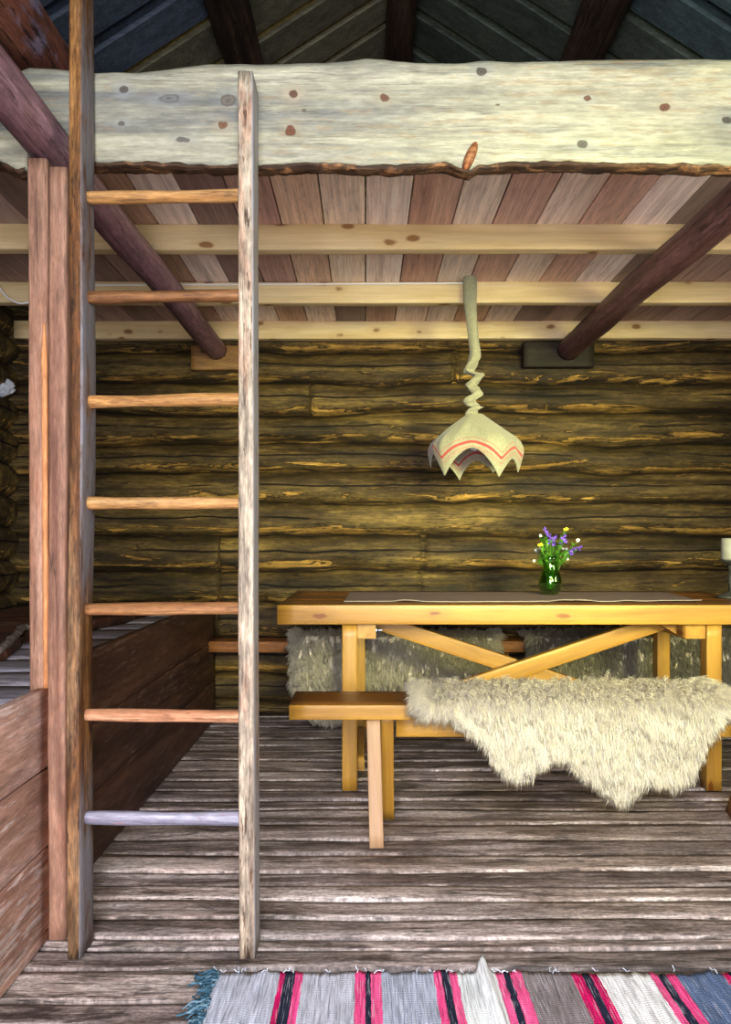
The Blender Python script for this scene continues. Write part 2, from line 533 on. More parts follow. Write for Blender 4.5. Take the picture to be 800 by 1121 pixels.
def rug_mat(stops):
    t = NT('rag_rug')
    g = t.coord()
    x = t.xyz(g)[0]
    wob = t.math('MULTIPLY', t.math('SUBTRACT', t.noise(t.scale(g, (1, 9, 1)), 4, 2, .5), .5), .008)
    x0, x1 = stops[0][0], stops[-1][0]
    u = t.math('DIVIDE', t.math('SUBTRACT', t.math('ADD', x, wob), x0), x1 - x0)
    # ramps hold 32 stops at most: two ramps, joined
    n = [(max(0, min(1, (a - x0) / (x1 - x0))), c(cc)) for a, cc in stops[:-1]]
    k = len(n) // 2
    r1 = t.ramp(u, n[:k], 'CONSTANT')
    r2 = t.ramp(u, n[k:], 'CONSTANT')
    f = t.math('GREATER_THAN', u, n[k][0])
    col = t.mix(f, r1, r2)
    vary = t.noise(t.scale(g, (190, 9, 1)), 1, 4, .7, .4)
    vary2 = t.noise(t.scale(g, (330, 12, 1)), 1, 3, .6)
    col = t.mix(1.0, col, t.ramp(vary, [(.33, .55), (.5, 1.05), (.68, 1.45)]), 'MULTIPLY')
    col = t.mix(t.math('MULTIPLY', t.step(vary2, .56, .64), .35), col, c('#e8e8ee'))
    col = t.mix(t.math('MULTIPLY', t.step(vary2, .42, .34), .3), col, c('#3a4050'))
    wv = t.math('SINE', t.math('MULTIPLY', t.xyz(g)[1], 900))
    t.bump(t.math('ADD', t.math('MULTIPLY', vary, 1.5), t.math('MULTIPLY', wv, .08)), .8, .006)
    return t.fin(col, .9, .1)


def wool_mat(name, a, b, root):
    t = NT(name)
    col = t.mix(t.attr('rnd'), c(a), c(b))
    col = t.mix(t.math('MULTIPLY', t.attr('dirt'), .85), col, c(root))  # random dirt tone plus painted shade of the seat top
    t.fin(col, .75, .2)
    tr = t.n('ShaderNodeBsdfTranslucent'); t.put(tr.inputs[0], col)
    mx = t.n('ShaderNodeMixShader'); mx.inputs[0].default_value = .5
    t.l(t.b.outputs[0], mx.inputs[1]); t.l(tr.outputs[0], mx.inputs[2]); t.l(mx.outputs[0], t.out.inputs[0])
    return t.m


def linen_mat(name, stripes=True):
    t = NT(name)
    g = t.coord()
    w = t.noise(g, 260, 3, .6)
    col = t.ramp(w, [(.35, c('#74735e')), (.65, c('#98967e'))])
    if stripes:
        q = t.attr('band')
        def band(lo, hi, soft=.006):
            return t.math('MULTIPLY', t.step(q, lo, lo + soft), t.step(q, hi + soft, hi))
        red = t.math('MAXIMUM', band(13, 16.4, .5), t.math('MULTIPLY', t.math('MAXIMUM', band(8.6, 9.8, .4), t.math('MAXIMUM', band(20.2, 21.4, .4), band(6.2, 7, .3))), .55))
        col = t.mix(t.math('MULTIPLY', red, .9), col, c('#983036'))
    t.bump(t.noise(g, 500, 2, .5), .3, .002)
    t.b.inputs['Sheen Weight'].default_value = .2
    return t.fin(col, .85, .15)


M['wall'] = wall_mat()
M['floor'] = floor_mat()


# ---------------------------------------------------------------- the room
WB = 4.10           # back wall
XL, XR = -1.95, 2.35
YF = -1.0           # wall behind the camera
RIDGE_X, RIDGE_Z, SLOPE = .20, 3.62, .65


def roof_z(x):
    return RIDGE_Z - SLOPE * abs(x - RIDGE_X)


def log_wall(name, a, b, seams, inward, res=.016, joints=(), ztop=None, thick=.10, seed=3, holes=()):
    """wall of hewn logs between plan points a and b, bulging along `inward`; one mesh"""
    a, b, nv = Vector((a[0], a[1], 0)), Vector((b[0], b[1], 0)), Vector((inward[0], inward[1], 0))
    L = (b - a).length
    d = (b - a) / L
    mb = MB()
    nx = max(4, int(L / res))
    xs = np.linspace(0, L, nx + 1)
    for k in range(len(seams) - 1):
        z0, z1 = seams[k], seams[k + 1]
        m = 15
        ss = np.linspace(0, 1, m)
        lo = z0 + .014 * fbm(xs * 2.3, k * 5.1, 0, seed, 3)
        hi = z1 + .014 * fbm(xs * 2.3, (k + 1) * 5.1, 0, seed, 3)
        G = np.zeros((nx + 1, m, 3))
        zz = lo[:, None] * (1 - ss)[None] + hi[:, None] * ss[None]
        prof = 1 - np.abs(ss * 2 - 1) ** 3.2
        dep = .052 * prof[None] - .052
        dep = dep + .008 * fbm(xs[:, None] * 1.1, zz * 9, k * 2.0, seed + 4, 4) * prof[None]
        rag = fbm(xs[:, None] * 3, zz * 14, k * 3.0, seed + 8, 4)
        dep = dep - .012 * np.clip(rag - .25, 0, .4) / .4 * (np.abs(ss * 2 - 1)[None] > .35) * prof[None] ** .5
        for (jx, jk) in joints:
            if jk == k:
                dep[np.abs(xs - jx) < res * .75] -= .022
        keep = np.ones(nx + 1, bool)
        G[..., 0] = (a.x + d.x * xs)[:, None] + nv.x * dep
        G[..., 1] = (a.y + d.y * xs)[:, None] + nv.y * dep
        G[..., 2] = zz
        rn = np.full((nx + 1, m), (k * .377) % 1)
        for (jx, jk) in joints:
            if jk == k:
                rn[xs > jx] = (k * .377 + .41) % 1
        at = dict(rnd=rn.ravel(), s=np.tile(ss, nx + 1))
        hs = [(h0, h1) for (h0, h1, q0, q1) in holes if (z0 + z1) / 2 > q0 and (z0 + z1) / 2 < q1]
        if hs:
            spans, x = [], 0.0
            for h0, h1 in sorted(hs):
                spans.append((x, h0)); x = h1
            spans.append((x, L))
            for s0, s1 in spans:
                sel = np.where((xs >= s0 - 1e-6) & (xs <= s1 + 1e-6))[0]
                if len(sel) > 1:
                    mb.grid(G[sel], rnd=rn[sel].ravel(), s=np.tile(ss, len(sel)))
        else:
            mb.grid(G, **at)
    # solid backing so that the wall has its thickness
    z0, z1 = seams[0], seams[-1]
    def slab(u0, u1, q0, q1):
        p = []
        for w in (-.06, -thick - .06):
            for (u, z) in ((u0, q0), (u1, q0), (u1, q1), (u0, q1)):
                p.append((a.x + d.x * u + nv.x * w, a.y + d.y * u + nv.y * w, z))
        mb.add(p, [(0, 1, 2, 3), (7, 6, 5, 4), (0, 4, 5, 1), (1, 5, 6, 2), (2, 6, 7, 3), (3, 7, 4, 0)], rnd=.3, s=.05)
    if not holes:
        slab(0, L, z0, z1)
    else:
        x = 0.0
        for h0, h1, q0, q1 in sorted(holes):
            slab(x, h0, z0, z1)
            if q0 > z0 + .02: slab(h0, h1, z0, q0)
            if q1 < z1 - .02: slab(h0, h1, q1, z1)
            x = h1
        slab(x, L, z0, z1)
    o = mb.build(name, M['wall'])
    return tag(o, kind='structure')


rows = [790, 770, 738, 700, 662, 625, 587, 551, 517, 486, 452, 418, 384, 347]
seams = [0.0] + [Z_(y, WB) for y in rows[1:]]
while seams[-1] < 3.75:
    seams.append(seams[-1] + .178)
jt = lambda px, row: (X_(px, WB) - (XL - .1), row)
log_wall('wall_back', (XL - .1, WB), (XR + .1, WB), seams, (0, -1),
         joints=[jt(499, 11), jt(340, 10), jt(464, 5), jt(516, 4), jt(238, 5), jt(238, 4), jt(236, 3), jt(460, 4)], seed=3)
side = [0, .17, .35, .53, .70, .88, 1.06, 1.24, 1.42, 1.6, 1.78, 1.96, 2.14, 2.3]
WIN = (1.0, 2.2, .88, 1.78)                                  # window in the right wall: y0, y1, z0, z1
log_wall('wall_left', (XL, YF), (XL, WB), side, (1, 0), res=.04, seed=13)
log_wall('wall_right', (XR, YF), (XR, WB), side, (-1, 0), res=.04, seed=23, holes=[(WIN[0] - YF, WIN[1] - YF, WIN[2], WIN[3])])
DOOR = (-.75, .55, 0.0, 2.14)                                # doorway behind the camera: x0, x1, z0, z1
FWIN = (1.15, 2.05, 1.2, 2.05)
log_wall('wall_front', (XL, YF), (XR, YF), side, (0, 1), res=.05, seed=33,
         holes=[(DOOR[0] - XL, DOOR[1] - XL, DOOR[2], DOOR[3]), (FWIN[0] - XL, FWIN[1] - XL, FWIN[2], FWIN[3])])
# front gable above the wall
GW = (-.28, .68, 2.42, 3.02)  # added opening, made up to light the loft and roof
mb = MB()
def prism(poly):
    n = len(poly)
    v = [(x, YF - .16, z) for x, z in poly] + [(x, YF - .06, z) for x, z in poly]
    mb.add(v, [tuple(range(n))[::-1], tuple(range(n, 2 * n))] + [(q, (q + 1) % n, n + (q + 1) % n, n + q) for q in range(n)], rnd=.4, s=.5)
rz = lambda x: roof_z(x) + .1
prism([(XL, 2.3), (GW[0], 2.3), (GW[0], rz(GW[0])), (XL, rz(XL))])
prism([(GW[1], 2.3), (XR, 2.3), (XR, rz(XR)), (GW[1], rz(GW[1]))])
prism([(GW[0], 2.3), (GW[1], 2.3), (GW[1], GW[2]), (GW[0], GW[2])])
prism([(GW[0], GW[3]), (GW[1], GW[3]), (GW[1], rz(GW[1])), (RIDGE_X, rz(RIDGE_X)), (GW[0], rz(GW[0]))])
tag(mb.build('wall_gable', M['wall'], smooth=False), kind='structure')


def opening_frame(name, pts, axis):
    """simple board casing around an opening; pts are (u0, u1, z0, z1)"""
    u0, u1, z0, z1 = pts
    mb = MB()
    def bx(p, q):
        x0, y0, a0 = p; x1, y1, a1 = q
        v = [(x0, y0, a0), (x1, y0, a0), (x1, y1, a0), (x0, y1, a0), (x0, y0, a1), (x1, y0, a1), (x1, y1, a1), (x0, y1, a1)]
        mb.add(v, [(3, 2, 1, 0), (4, 5, 6, 7), (0, 1, 5, 4), (1, 2, 6, 5), (2, 3, 7, 6), (3, 0, 4, 7)], rnd=random.random())
    w = .05
    um = (u0 + u1) / 2
    bars = [(u0, u0 + w, z0, z1), (u1 - w, u1, z0, z1), (u0, u1, z1 - w, z1)]
    if z0 > .1:
        bars += [(u0, u1, z0, z0 + w), (um - .02, um + .02, z0, z1), (u0, u1, (z0 + z1) / 2 - .015, (z0 + z1) / 2 + .015)]
    for (a, b, p, q) in bars:
        if axis == 'y':
            bx((XR - .0, a, p), (XR + .16, b, q))
        else:
            bx((a, YF - .16, p), (b, YF + .0, q))
    return tag(mb.build(name, M['post'], smooth=False), kind='structure')


opening_frame('window_1', WIN, 'y')
opening_frame('window_2', FWIN, 'x')
opening_frame('added_gable_window', GW, 'x')
opening_frame('door_1', DOOR, 'x')

# floor: worn planks running across the room
mb = MB()
y = YF - .1
front_edges = [1.50, 1.585, 1.70, 1.79, 1.84, 1.93, 2.035, 2.12, 2.21, 2.33, 2.44]
edges = []
r2 = random.Random(4)
while y < 1.42:
    edges.append(y); y += r2.uniform(.12, .2)
edges += front_edges
y = edges[-1]
while y < WB + .05:
    y += r2.uniform(.085, .15)
    edges.append(y)
xs = np.linspace(XL - .1, XR + .1, 120)
for k in range(len(edges) - 1):
    y0, y1 = edges[k] + .003, edges[k + 1] - .003
    m = 11
    ss = np.linspace(0, 1, m)
    G = np.zeros((120, m, 3))
    yw = .007 * vn(xs * 1.3, k * 3.3, 0, 4)
    yw2 = .007 * vn(xs * 1.3, (k + 1) * 3.3, 0, 4)
    G[..., 0] = xs[:, None]
    G[..., 1] = (y0 + yw)[:, None] * (1 - ss)[None] + (y1 + yw2)[:, None] * ss[None]
    e = np.abs(ss * 2 - 1)
    zz = -.0028 * (1 - e ** 2)[None] + .004 * fbm(xs[:, None] * 2, G[..., 1] * 14, k * 2.0, 6, 3) - .002
    zz[:, 0] -= .03; zz[:, -1] -= .03
    zz[:, 1] -= .002; zz[:, -2] -= .002
    G[..., 1][:, 1] = G[..., 1][:, 0] + .003
    G[..., 1][:, -2] = G[..., 1][:, -1] - .003
    G[..., 2] = zz
    rn = r2.random()
    mb.grid(G, rnd=rn, edge=np.tile(np.where(ss > .5, e, e * .72), 120))
mb.add([(XL - .1, YF - .1, -.05), (XR + .1, YF - .1, -.05), (XR + .1, WB + .1, -.05), (XL - .1, WB + .1, -.05)], [(0, 1, 2, 3)], rnd=.5, edge=0.0)
tag(mb.build('floor', M['floor']), kind='structure')

# roof boards, lapped, running down both slopes
mb = MB()
r3 = random.Random(11)
for sgn in (-1, 1):
    y = YF - .2
    k = 0
    while y < WB + .2:
        narrow = k % 2 == 1
        w = r3.uniform(.05, .075) if narrow else r3.uniform(.16, .22)
        x_out = (XL - .25) if sgn < 0 else (XR + .25)
        n = 12
        t = np.linspace(0, 1, n)
        X = RIDGE_X * (1 - t) + x_out * t
        lift = .035 if narrow else 0.0
        Zc = RIDGE_Z - SLOPE * np.abs(X - RIDGE_X) + lift + .1
        y0, y1 = y - (.02 if narrow else 0), y + w + (.02 if narrow else 0)
        th = .025
        v, f = [], []
        for i in range(n):
            v += [(X[i], y0, Zc[i]), (X[i], y1, Zc[i]), (X[i], y1, Zc[i] + th), (X[i], y0, Zc[i] + th)]
        for i in range(n - 1):
            for j in range(4):
                q = [i * 4 + j, i * 4 + (j + 1) % 4, (i + 1) * 4 + (j + 1) % 4, (i + 1) * 4 + j]
                f.append(q if sgn > 0 else q[::-1])
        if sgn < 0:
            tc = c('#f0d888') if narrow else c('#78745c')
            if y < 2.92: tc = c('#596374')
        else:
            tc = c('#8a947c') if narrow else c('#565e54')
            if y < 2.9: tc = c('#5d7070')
        mb.add(v, f, rnd=r3.random(), tint=np.tile(np.array(tc), (len(v), 1)))
        y += w
        k += 1
# weather skin above the boards
for sgn in (-1, 1):
    x_out = (XL - .3) if sgn < 0 else (XR + .3)
    zt = RIDGE_Z + .17
    mb.add([(RIDGE_X, YF - .3, zt), (x_out, YF - .3, zt - SLOPE * abs(x_out - RIDGE_X)), (x_out, WB + .3, zt - SLOPE * abs(x_out - RIDGE_X)), (RIDGE_X, WB + .3, zt)],
           [(0, 1, 2, 3)], rnd=.4, tint=np.tile(np.array(c('#303030')), (4, 1)))
tag(mb.build('roof', M['roofb'], smooth=False), kind='structure')

# loft planks
LZ = 2.20
mb = MB()
ts = {-1.75: '#6d5048', -1.59: '#7a5a50', -1.43: '#8a6a5e', -1.27: '#5d4238', -1.11: '#7d5a4e', -.95: '#8a5f44', -.79: '#c9b4ac', -.634: '#6a4c48', -.473: '#93665a', -.319: '#c49a76',
      -.158: '#cfb598', 0.0: '#d8c0b0', .161: '#a5745c', .329: '#c6b2a0', .483: '#b07f6c', .648: '#cbb5a4', .81: '#b88a74', .974: '#ccb4ac', 1.142: '#6a5248', 1.30: '#8a6458', 1.46: '#7a5a50',
      1.62: '#8d6a5e', 1.78: '#6d5048', 1.94: '#7d5c50', 2.10: '#6a4c44'}
ks = sorted(ts)
ks = [k for k in ks] + [2.3]
r4 = random.Random(5)
far = ['#c9ae98', '#8a6450', '#5a463e', '#c8b09c', '#a87c58', '#cdb8a4']
def lift_tint(h):
    a = np.array(c(h)); g = a[:3].mean()
    a[:3] = ((a[:3] * .72 + g * .28) ** .72) * 1.5
    return a
segs = [(1.946, 3.445, 0), (3.447, WB - .0, 1)]
for k in range(len(ks) - 1):
    for (ya, yb, q) in segs:
        x0, x1 = ks[k] + .003, ks[k + 1] - .003
        if k in (6, 13) and q: x0 += .0
        nn = 14
        Y = np.linspace(ya, yb, nn)
        sec = [(x0, 0.0), ((x0 + x1) / 2, -.002), (x1, 0.0), (x1, .024), (x0, .024)]
        G = np.zeros((nn, 5, 3))
        tilt = r4.uniform(-.003, .003)
        for j, (sx, sz) in enumerate(sec):
            G[:, j, 0] = sx
            G[:, j, 1] = Y
            G[:, j, 2] = LZ + sz + tilt * (sx - x0) / (x1 - x0) * (1 if sz < .01 else 0) + .001 * vn(Y * 2, k * 4.0, j, 8)
        tc = lift_tint(ts[ks[k]] if q == 0 else (far[(k * 5) % 6] if -.9 < ks[k] < 1.1 else ts[ks[k]]))
        mb.grid(G, closed_v=True, flip=False, rnd=r4.random(), tint=np.tile(tc, (nn * 5, 1)))
tag(mb.build('ceiling', M['ceil'], smooth=False), kind='structure')

# ---------------------------------------------------------------- loft: board, joists, logs
BY = 1.90
top_px = [(-70, 110), (0, 86), (15, 76), (30, 71), (65, 73), (105, 77), (150, 76), (200, 71), (228, 68), (285, 68), (340, 66), (385, 64), (400, 62), (420, 62), (450, 65),
          (490, 67), (510, 67), (525, 65), (545, 66), (580, 66), (612, 65), (640, 63), (700, 63), (800, 63), (1000, 66)]
bot_px = [(-70, 168), (0, 176), (18, 184), (34, 180), (60, 176), (105, 176), (200, 178), (280, 179), (340, 177), (400, 180), (450, 179), (490, 176), (502, 181), (515, 185), (525, 180),
          (560, 176), (620, 176), (680, 177), (740, 178), (800, 181), (1000, 178)]
bx0, bx1 = X_(-70, BY), XR - .02
xs = np.linspace(bx0, bx1, 420)
pxs = xs * F / BY + 400
ztop = Z_(np.interp(pxs, *zip(*top_px)), BY) + .002 * fbm(xs * 9, 0, 0, 41, 3)
zbot = Z_(np.interp(pxs, *zip(*bot_px)), BY) + .002 * fbm(xs * 12, 5, 0, 42, 3)
LOGX = -.815
notch = np.sqrt(np.clip(.066 ** 2 - (xs - LOGX) ** 2, 0, None))
notch = notch + np.sqrt(np.clip(.074 ** 2 - (xs - 1.122) ** 2, 0, None))
zbot_n = np.where(notch > 0, np.maximum(zbot, 2.0 + notch), zbot)
kn = []
for (px, py, rx, rz, kc, hc) in [(135, 98, 5, 4, '#6a6460', '#9aa0a4'), (133, 135, 4, 3, '#77706a', '#a5a8a4'), (250, 110, 9, 7, '#8a8276', '#7c8488'), (244, 137, 5, 4.5, '#8f5a38', '#a8987c'),
                                 (200, 153, 8, 3, '#78766e', '#8f938e'), (321, 103, 5.5, 5, '#6e4232', '#b8a084'), (318, 143, 6, 6, '#84482c', '#9c8c70'), (333, 121, 3, 2, '#807868', None),
                                 (421, 107, 5, 4.5, '#80503a', '#a4967c'), (527, 78, 6, 5, '#5e5a50', '#7d8684'), (545, 115, 2.5, 1.5, '#8a7a5c', None), (643, 108, 4, 3, '#80543c', '#9aa09a'),
                                 (728, 117, 6, 4.5, '#7c4630', '#a4967c'), (637, 158, 6, 4.5, '#5e5c54', '#8a948c'), (796, 131, 6, 4, '#5f5a50', '#8a948c'), (185, 108, 12, 5, '#8d9090', '#8d9092')]:
    p = P(px, py, BY)
    kn.append((p.x, 0, p.z - 2.1, rx * BY / F, rz * BY / F, kc, hc))
M['loft_board'] = wood('loft_board', '#66696a', '#a3a08a', '#c4bfa6', fine=.35, blotch='#6c7274', blotch_amt=.5, blotch_sc=(1.3, 9), specks='#a08660', speck_amt=.4, ring=13, knot_list=kn, grit=.35, bump=.4, rnd_amt=0, cracks=0.35)
m = 26
ss = np.linspace(0, 1, m)
G = np.zeros((len(xs), 2 * m, 3))
zz = zbot_n[:, None] * (1 - ss)[None] + ztop[:, None] * ss[None]
fr = BY + .002 * fbm(xs[:, None] * 2, zz * 9, 0, 44, 4) + .010 * (np.abs(ss * 2 - 1) ** 8)[None]
G[:, :m, 0] = xs[:, None]; G[:, :m, 1] = fr; G[:, :m, 2] = zz
G[:, m:, 0] = xs[:, None]; G[:, m:, 1] = BY + .043; G[:, m:, 2] = zz[:, ::-1]
mb = MB().grid(G, closed_v=True, rnd=.2)
mb.add(G[0], [tuple(range(2 * m))], rnd=.2).add(G[-1], [tuple(range(2 * m))[::-1]], rnd=.2)
board = mb.build('loft_edge_board', M['loft_board'], loc=(0, BY, 2.1), offset=(0, BY, 2.1))
tag(board, 'wide pale live-edged plank with brown knots spanning the front edge of the loft', 'beam', kind='thing')
# bark left on the lower edge
mb = MB()
K = 12
free = np.where(notch <= 0)[0]
runs = np.split(free, np.where(np.diff(free) > 1)[0] + 1)
for (a, b) in [(q[0], q[-1] + 1) for q in runs]:
    xa, za = xs[a:b], zbot[a:b]
    if len(xa) < 4: continue
    G = np.zeros((len(xa), K, 3))
    for j in range(K):
        t = 2 * PI * j / K
        lump = 1 + .45 * fbm(xa * 16, j * .9, 0, 51, 4) + .25 * fbm(xa * 60, j * 2.0, 0, 52, 2)
        G[:, j, 0] = xa
        G[:, j, 1] = BY + .022 + .0235 * math.cos(t) * (0.96 + .06 * lump)
        G[:, j, 2] = za - .006 + .0085 * math.sin(t) * lump + .002 * fbm(xa * 30, 9, 0, 53, 3)
    mb.grid(G, closed_v=True, flip=True, rnd=.6)
M['bark_edge'] = wood('bark_edge', '#1d130e', '#46301f', '#7d5a3c', fine=.6, specks='#120b08', speck_amt=.8, blotch='#a5764c', blotch_amt=.8, blotch_sc=(14, 20), ring=30, bump=.9, cracks=0.8)
tag(mb.build('bark_edge', M['bark_edge'], board), 'dark flaking bark along the lower edge')
# a cut branch stub hanging over the lower edge
mb = MB()
G = np.zeros((14, 18, 3))
for i in range(14):
    u = i / 13
    r = math.sin(PI * min(1, .06 + u * .94)) ** .55
    for j in range(18):
        t = 2 * PI * j / 18
        ax = P(510 + 10 * u, 186 - 32 * u, BY)
        G[i, j] = (ax.x + .017 * r * math.cos(t), BY + .006 + .026 * r * math.sin(t), ax.z + .006 * math.cos(t) * r)
mb.grid(G, closed_v=True, rnd=.3).add(G[0], [range(18)], rnd=.3).add(G[-1], [range(18)], rnd=.3)
M['stub'] = wood('stub', '#5a2c18', '#a0623a', '#c08a5c', ring=30, fine=.5, specks='#4a2212', speck_amt=.6)
tag(mb.build('branch_stub', M['stub'], board), 'reddish cut branch stub')

for k, (jy, lab) in enumerate([(2.78, 'pale squared joist under the loft planks, nearest the wide live-edged plank'), (3.40, 'pale squared joist that carries the cloth pendant lamp and its white cable'),
                               (4.015, 'pale knotty joist lying against the top of the log wall')]):
    j = bar('ceiling_joist', (XL + .02, jy + .028, 2.15), (XR - .02, jy + .028, 2.15), .055, .098, M['joist'], r=.005, n=60, wob=.003, bump=.001, seed=60 + k)
    tag(j, lab, 'joist', 'joists under the loft planks', 'thing')

lg = bar('round_log', (LOGX, -.3, 1.985), (LOGX - .005, 4.041, 2.047), .108, .108, M['log_near'], rounded=True, n=90, wob=.006, bump=.0035, seed=71, bf=3)
tag(lg, 'smooth purple-brown round log running back over the post behind the ladder', 'log', 'round logs under the loft', 'thing')
lg = bar('round_log', (1.125, -.3, 1.985), (1.115, 4.041, 2.047), .122, .122, M['log'], rounded=True, n=90, wob=.006, bump=.004, seed=72, bf=3)
tag(lg, 'dark brown round log ending at the black plate high on the log wall', 'log', 'round logs under the loft', 'thing')
b = bar('wall_block', P(209, 391.5, 4.045) + Vector((0, .02, 0)), P(268, 391.5, 4.045) + Vector((0, .02, 0)), .05, .135, M['block'], n=10, bump=.001)
tag(b, 'brown wooden block on the log wall under the end of the purple-brown round log', 'block', 'blocks carrying the round logs', 'thing')
b = bar('wall_plate', P(573, 388, 4.045) + Vector((0, .02, 0)), P(650, 388, 4.045) + Vector((0, .02, 0)), .05, .138, M['plate'], n=10, bump=.001)
tag(b, 'blackened rectangular plate on the log wall at the dark round log\'s end', 'plate', 'blocks carrying the round logs', 'thing')

# purlins under the roof boards
for k, (x, rr, lab) in enumerate([(-.535, .085, 'dark brown roof purlin above the top of the shorter ladder rail'), (.185, .075, 'blackish ridge log at the peak of the roof'),
                                  (.955, .088, 'dark rough-barked roof purlin on the slope right of the ridge log')]):
    zc = roof_z(x) - rr * .9 + .05
    o = bar('roof_purlin', (x, YF, zc), (x, WB, zc), rr * 2, rr * 2, M['purlin'], rounded=True, n=110, wob=.012, bump=.008, seed=80 + k, bf=5)
    tag(o, lab, 'purlin', 'purlins under the roof boards', 'thing')
o = bar('barked_log', (-.90, -.2, 2.345), (-.90, 4.0, 2.345), .165, .165, M['bark'], rounded=True, n=120, wob=.01, bump=.007, seed=90, bf=6)
tag(o, 'thick reddish log with flaking bark lying over the end of the wide live-edged plank', 'log', kind='thing')

# post: two boards side by side
post = empty('support_post', (-.77, 1.85, 0), 'reddish-brown post of two boards standing at the bunk end behind the ladder', 'post')
post['kind'] = 'thing'
bar('main_board', (-.767, 1.848, 0), (-.771, 1.848, 1.928), .045, .056, M['post'], post, up=(0, 1, 0), r=.006, n=40, wob=.003, bump=.001, seed=101, rnd=.2)
bar('side_board', (-.818, 1.857, .60), (-.826, 1.857, 1.955), .05, .05, M['post'], post, up=(0, 1, 0), r=.008, n=40, wob=.002, bump=.001, seed=102, rnd=.5)
M['bead'] = wood('bead', '#a5643a', '#c98a58', '#d8a070', fine=.3, ring=20)
tag(bar('bead', (-.8005, 1.832, .62), (-.806, 1.832, 1.54), .015, .015, M['bead'], post, rounded=True, n=40, wob=.002, taper=lambda t: min(1, .3 + (1 - t) * 8)), 'orange rounded bead down the face')

# ---------------------------------------------------------------- sleeping bunk
bunk = empty('sleeping_bunk', (-1.35, 2.0, 0), 'long built-in wooden sleeping bunk with plank sides along the left wall', 'bunk')
def plank_side(name, x, y0, y1, zs, mat, th=.03):
    for k in range(len(zs) - 1):
        bar(name, (x - th / 2, y0, (zs[k] + zs[k + 1]) / 2), (x - th / 2, y1, (zs[k] + zs[k + 1]) / 2), th, zs[k + 1] - zs[k] - .003, mat, bunk, r=.004, n=50, wob=.0015, bump=.0006, rnd=random.random())
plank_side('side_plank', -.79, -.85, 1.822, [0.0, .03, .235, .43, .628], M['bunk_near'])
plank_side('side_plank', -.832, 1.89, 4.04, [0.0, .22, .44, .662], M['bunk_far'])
mb = MB()
yb = -.85
r5 = random.Random(8)
while yb < 4.0:
    w = r5.uniform(.20, .32)
    nn = 24
    X = np.linspace(XL + .06, -.855, nn)
    G = np.zeros((nn, 7, 3))
    for j, (sy, sz) in enumerate([(.002, -.02), (.002, 0), (w * .3, .002), (w * .7, .002), (w - .002, 0), (w - .002, -.02), (w / 2, -.02)]):
        G[:, j, 0] = X; G[:, j, 1] = yb + sy
        G[:, j, 2] = .595 + sz + .002 * vn(X * 4, yb * 3, j, 14)
    mb.grid(G, closed_v=True, rnd=r5.random())
    yb += w
mb.build('bed_boards', M['bunk_boards'], bunk)
bar('end_board', (XL + .06, -.86, .3), (-.82, -.86, .3), .03, .6, M['bunk_near'], bunk, n=10)

# brown hide on the bunk
def blob_sheet(name, poly, z, th, mat, seed, bulge=.02, res=46):
    poly = np.array(poly)
    ctr = poly.mean(0)
    n = len(poly)
    d = np.cumsum(np.r_[0, np.linalg.norm(np.roll(poly, -1, 0) - poly, axis=1)])
    t = np.linspace(0, d[-1], res, endpoint=False)
    pc = np.vstack([poly, poly[:1]])
    ring = np.stack([np.interp(t, d, pc[:, 0]), np.interp(t, d, pc[:, 1])], 1)
    ks = np.linspace(0, 1, 14)
    G = np.zeros((len(ks) + 2, res, 3))
    for i, k in enumerate(ks):
        q = ctr + (ring - ctr) * k
        q = q + .02 * np.stack([fbm(ring[:, 0] * 4, ring[:, 1] * 4, 0, seed, 3), fbm(ring[:, 0] * 4, ring[:, 1] * 4, 9, seed, 3)], 1) * k
        G[i, :, :2] = q
        G[i, :, 2] = z + th + bulge * fbm(q[:, 0] * 3, q[:, 1] * 3, 0, seed + 2, 3) * .6 + (.02 if k > .93 and k < 1 else 0)
    G[-2] = G[-3]; G[-2, :, 2] = z + .002
    G[-1] = G[-2]; G[-1, :, :2] = ctr + (G[-2, :, :2] - ctr) * .9
    mb = MB().grid(G, closed_v=True, rnd=.3)
    return mb.build(name, mat)
M['hide'] = wood('brown_hide', '#2a1812', '#45291e', '#5f3c2c', rough=.55, ring=10, fine=.4, specks='#8a6f60', speck_amt=.35)
hd = blob_sheet('brown_hide', [(-1.84, 2.15), (-1.45, 2.2), (-1.19, 2.375), (-1.26, 2.62), (-1.33, 2.84), (-1.28, 3.0), (-1.2, 3.2), (-1.15, 3.5), (-1.12, 3.95), (-1.84, 3.95)], .597, .045, M['hide'], 121)
tag(hd, 'dark brown hide with a pale edge spread over the far end of the bunk', 'hide')
mb = MB()
pts = [(-1.45, 2.2), (-1.3, 2.27), (-1.19, 2.37), (-1.22, 2.5), (-1.26, 2.62), (-1.33, 2.84), (-1.30, 2.95)]
pts = np.array(pts)
tt = np.linspace(0, len(pts) - 1, 60)
cx, cy = np.interp(tt, range(len(pts)), pts[:, 0]), np.interp(tt, range(len(pts)), pts[:, 1])
G = np.zeros((60, 8, 3))
for j in range(8):
    a = 2 * PI * j / 8
    rr = .013 * (1 + .25 * fbm(tt * 3, j, 0, 5, 2))
    G[:, j, 0] = cx + rr * math.cos(a); G[:, j, 1] = cy + rr * .5 * math.cos(a); G[:, j, 2] = .645 + rr * math.sin(a) + .01 * fbm(tt, 0, 0, 6, 2)
mb.grid(G, closed_v=True, rnd=.4)
M['hide_edge'] = plain('hide_edge', '#74685f', .8, nz='#463a33', nsc=40, nb=.4)
tag(mb.build('rolled_edge', M['hide_edge'], hd), 'pale grey rolled edge')

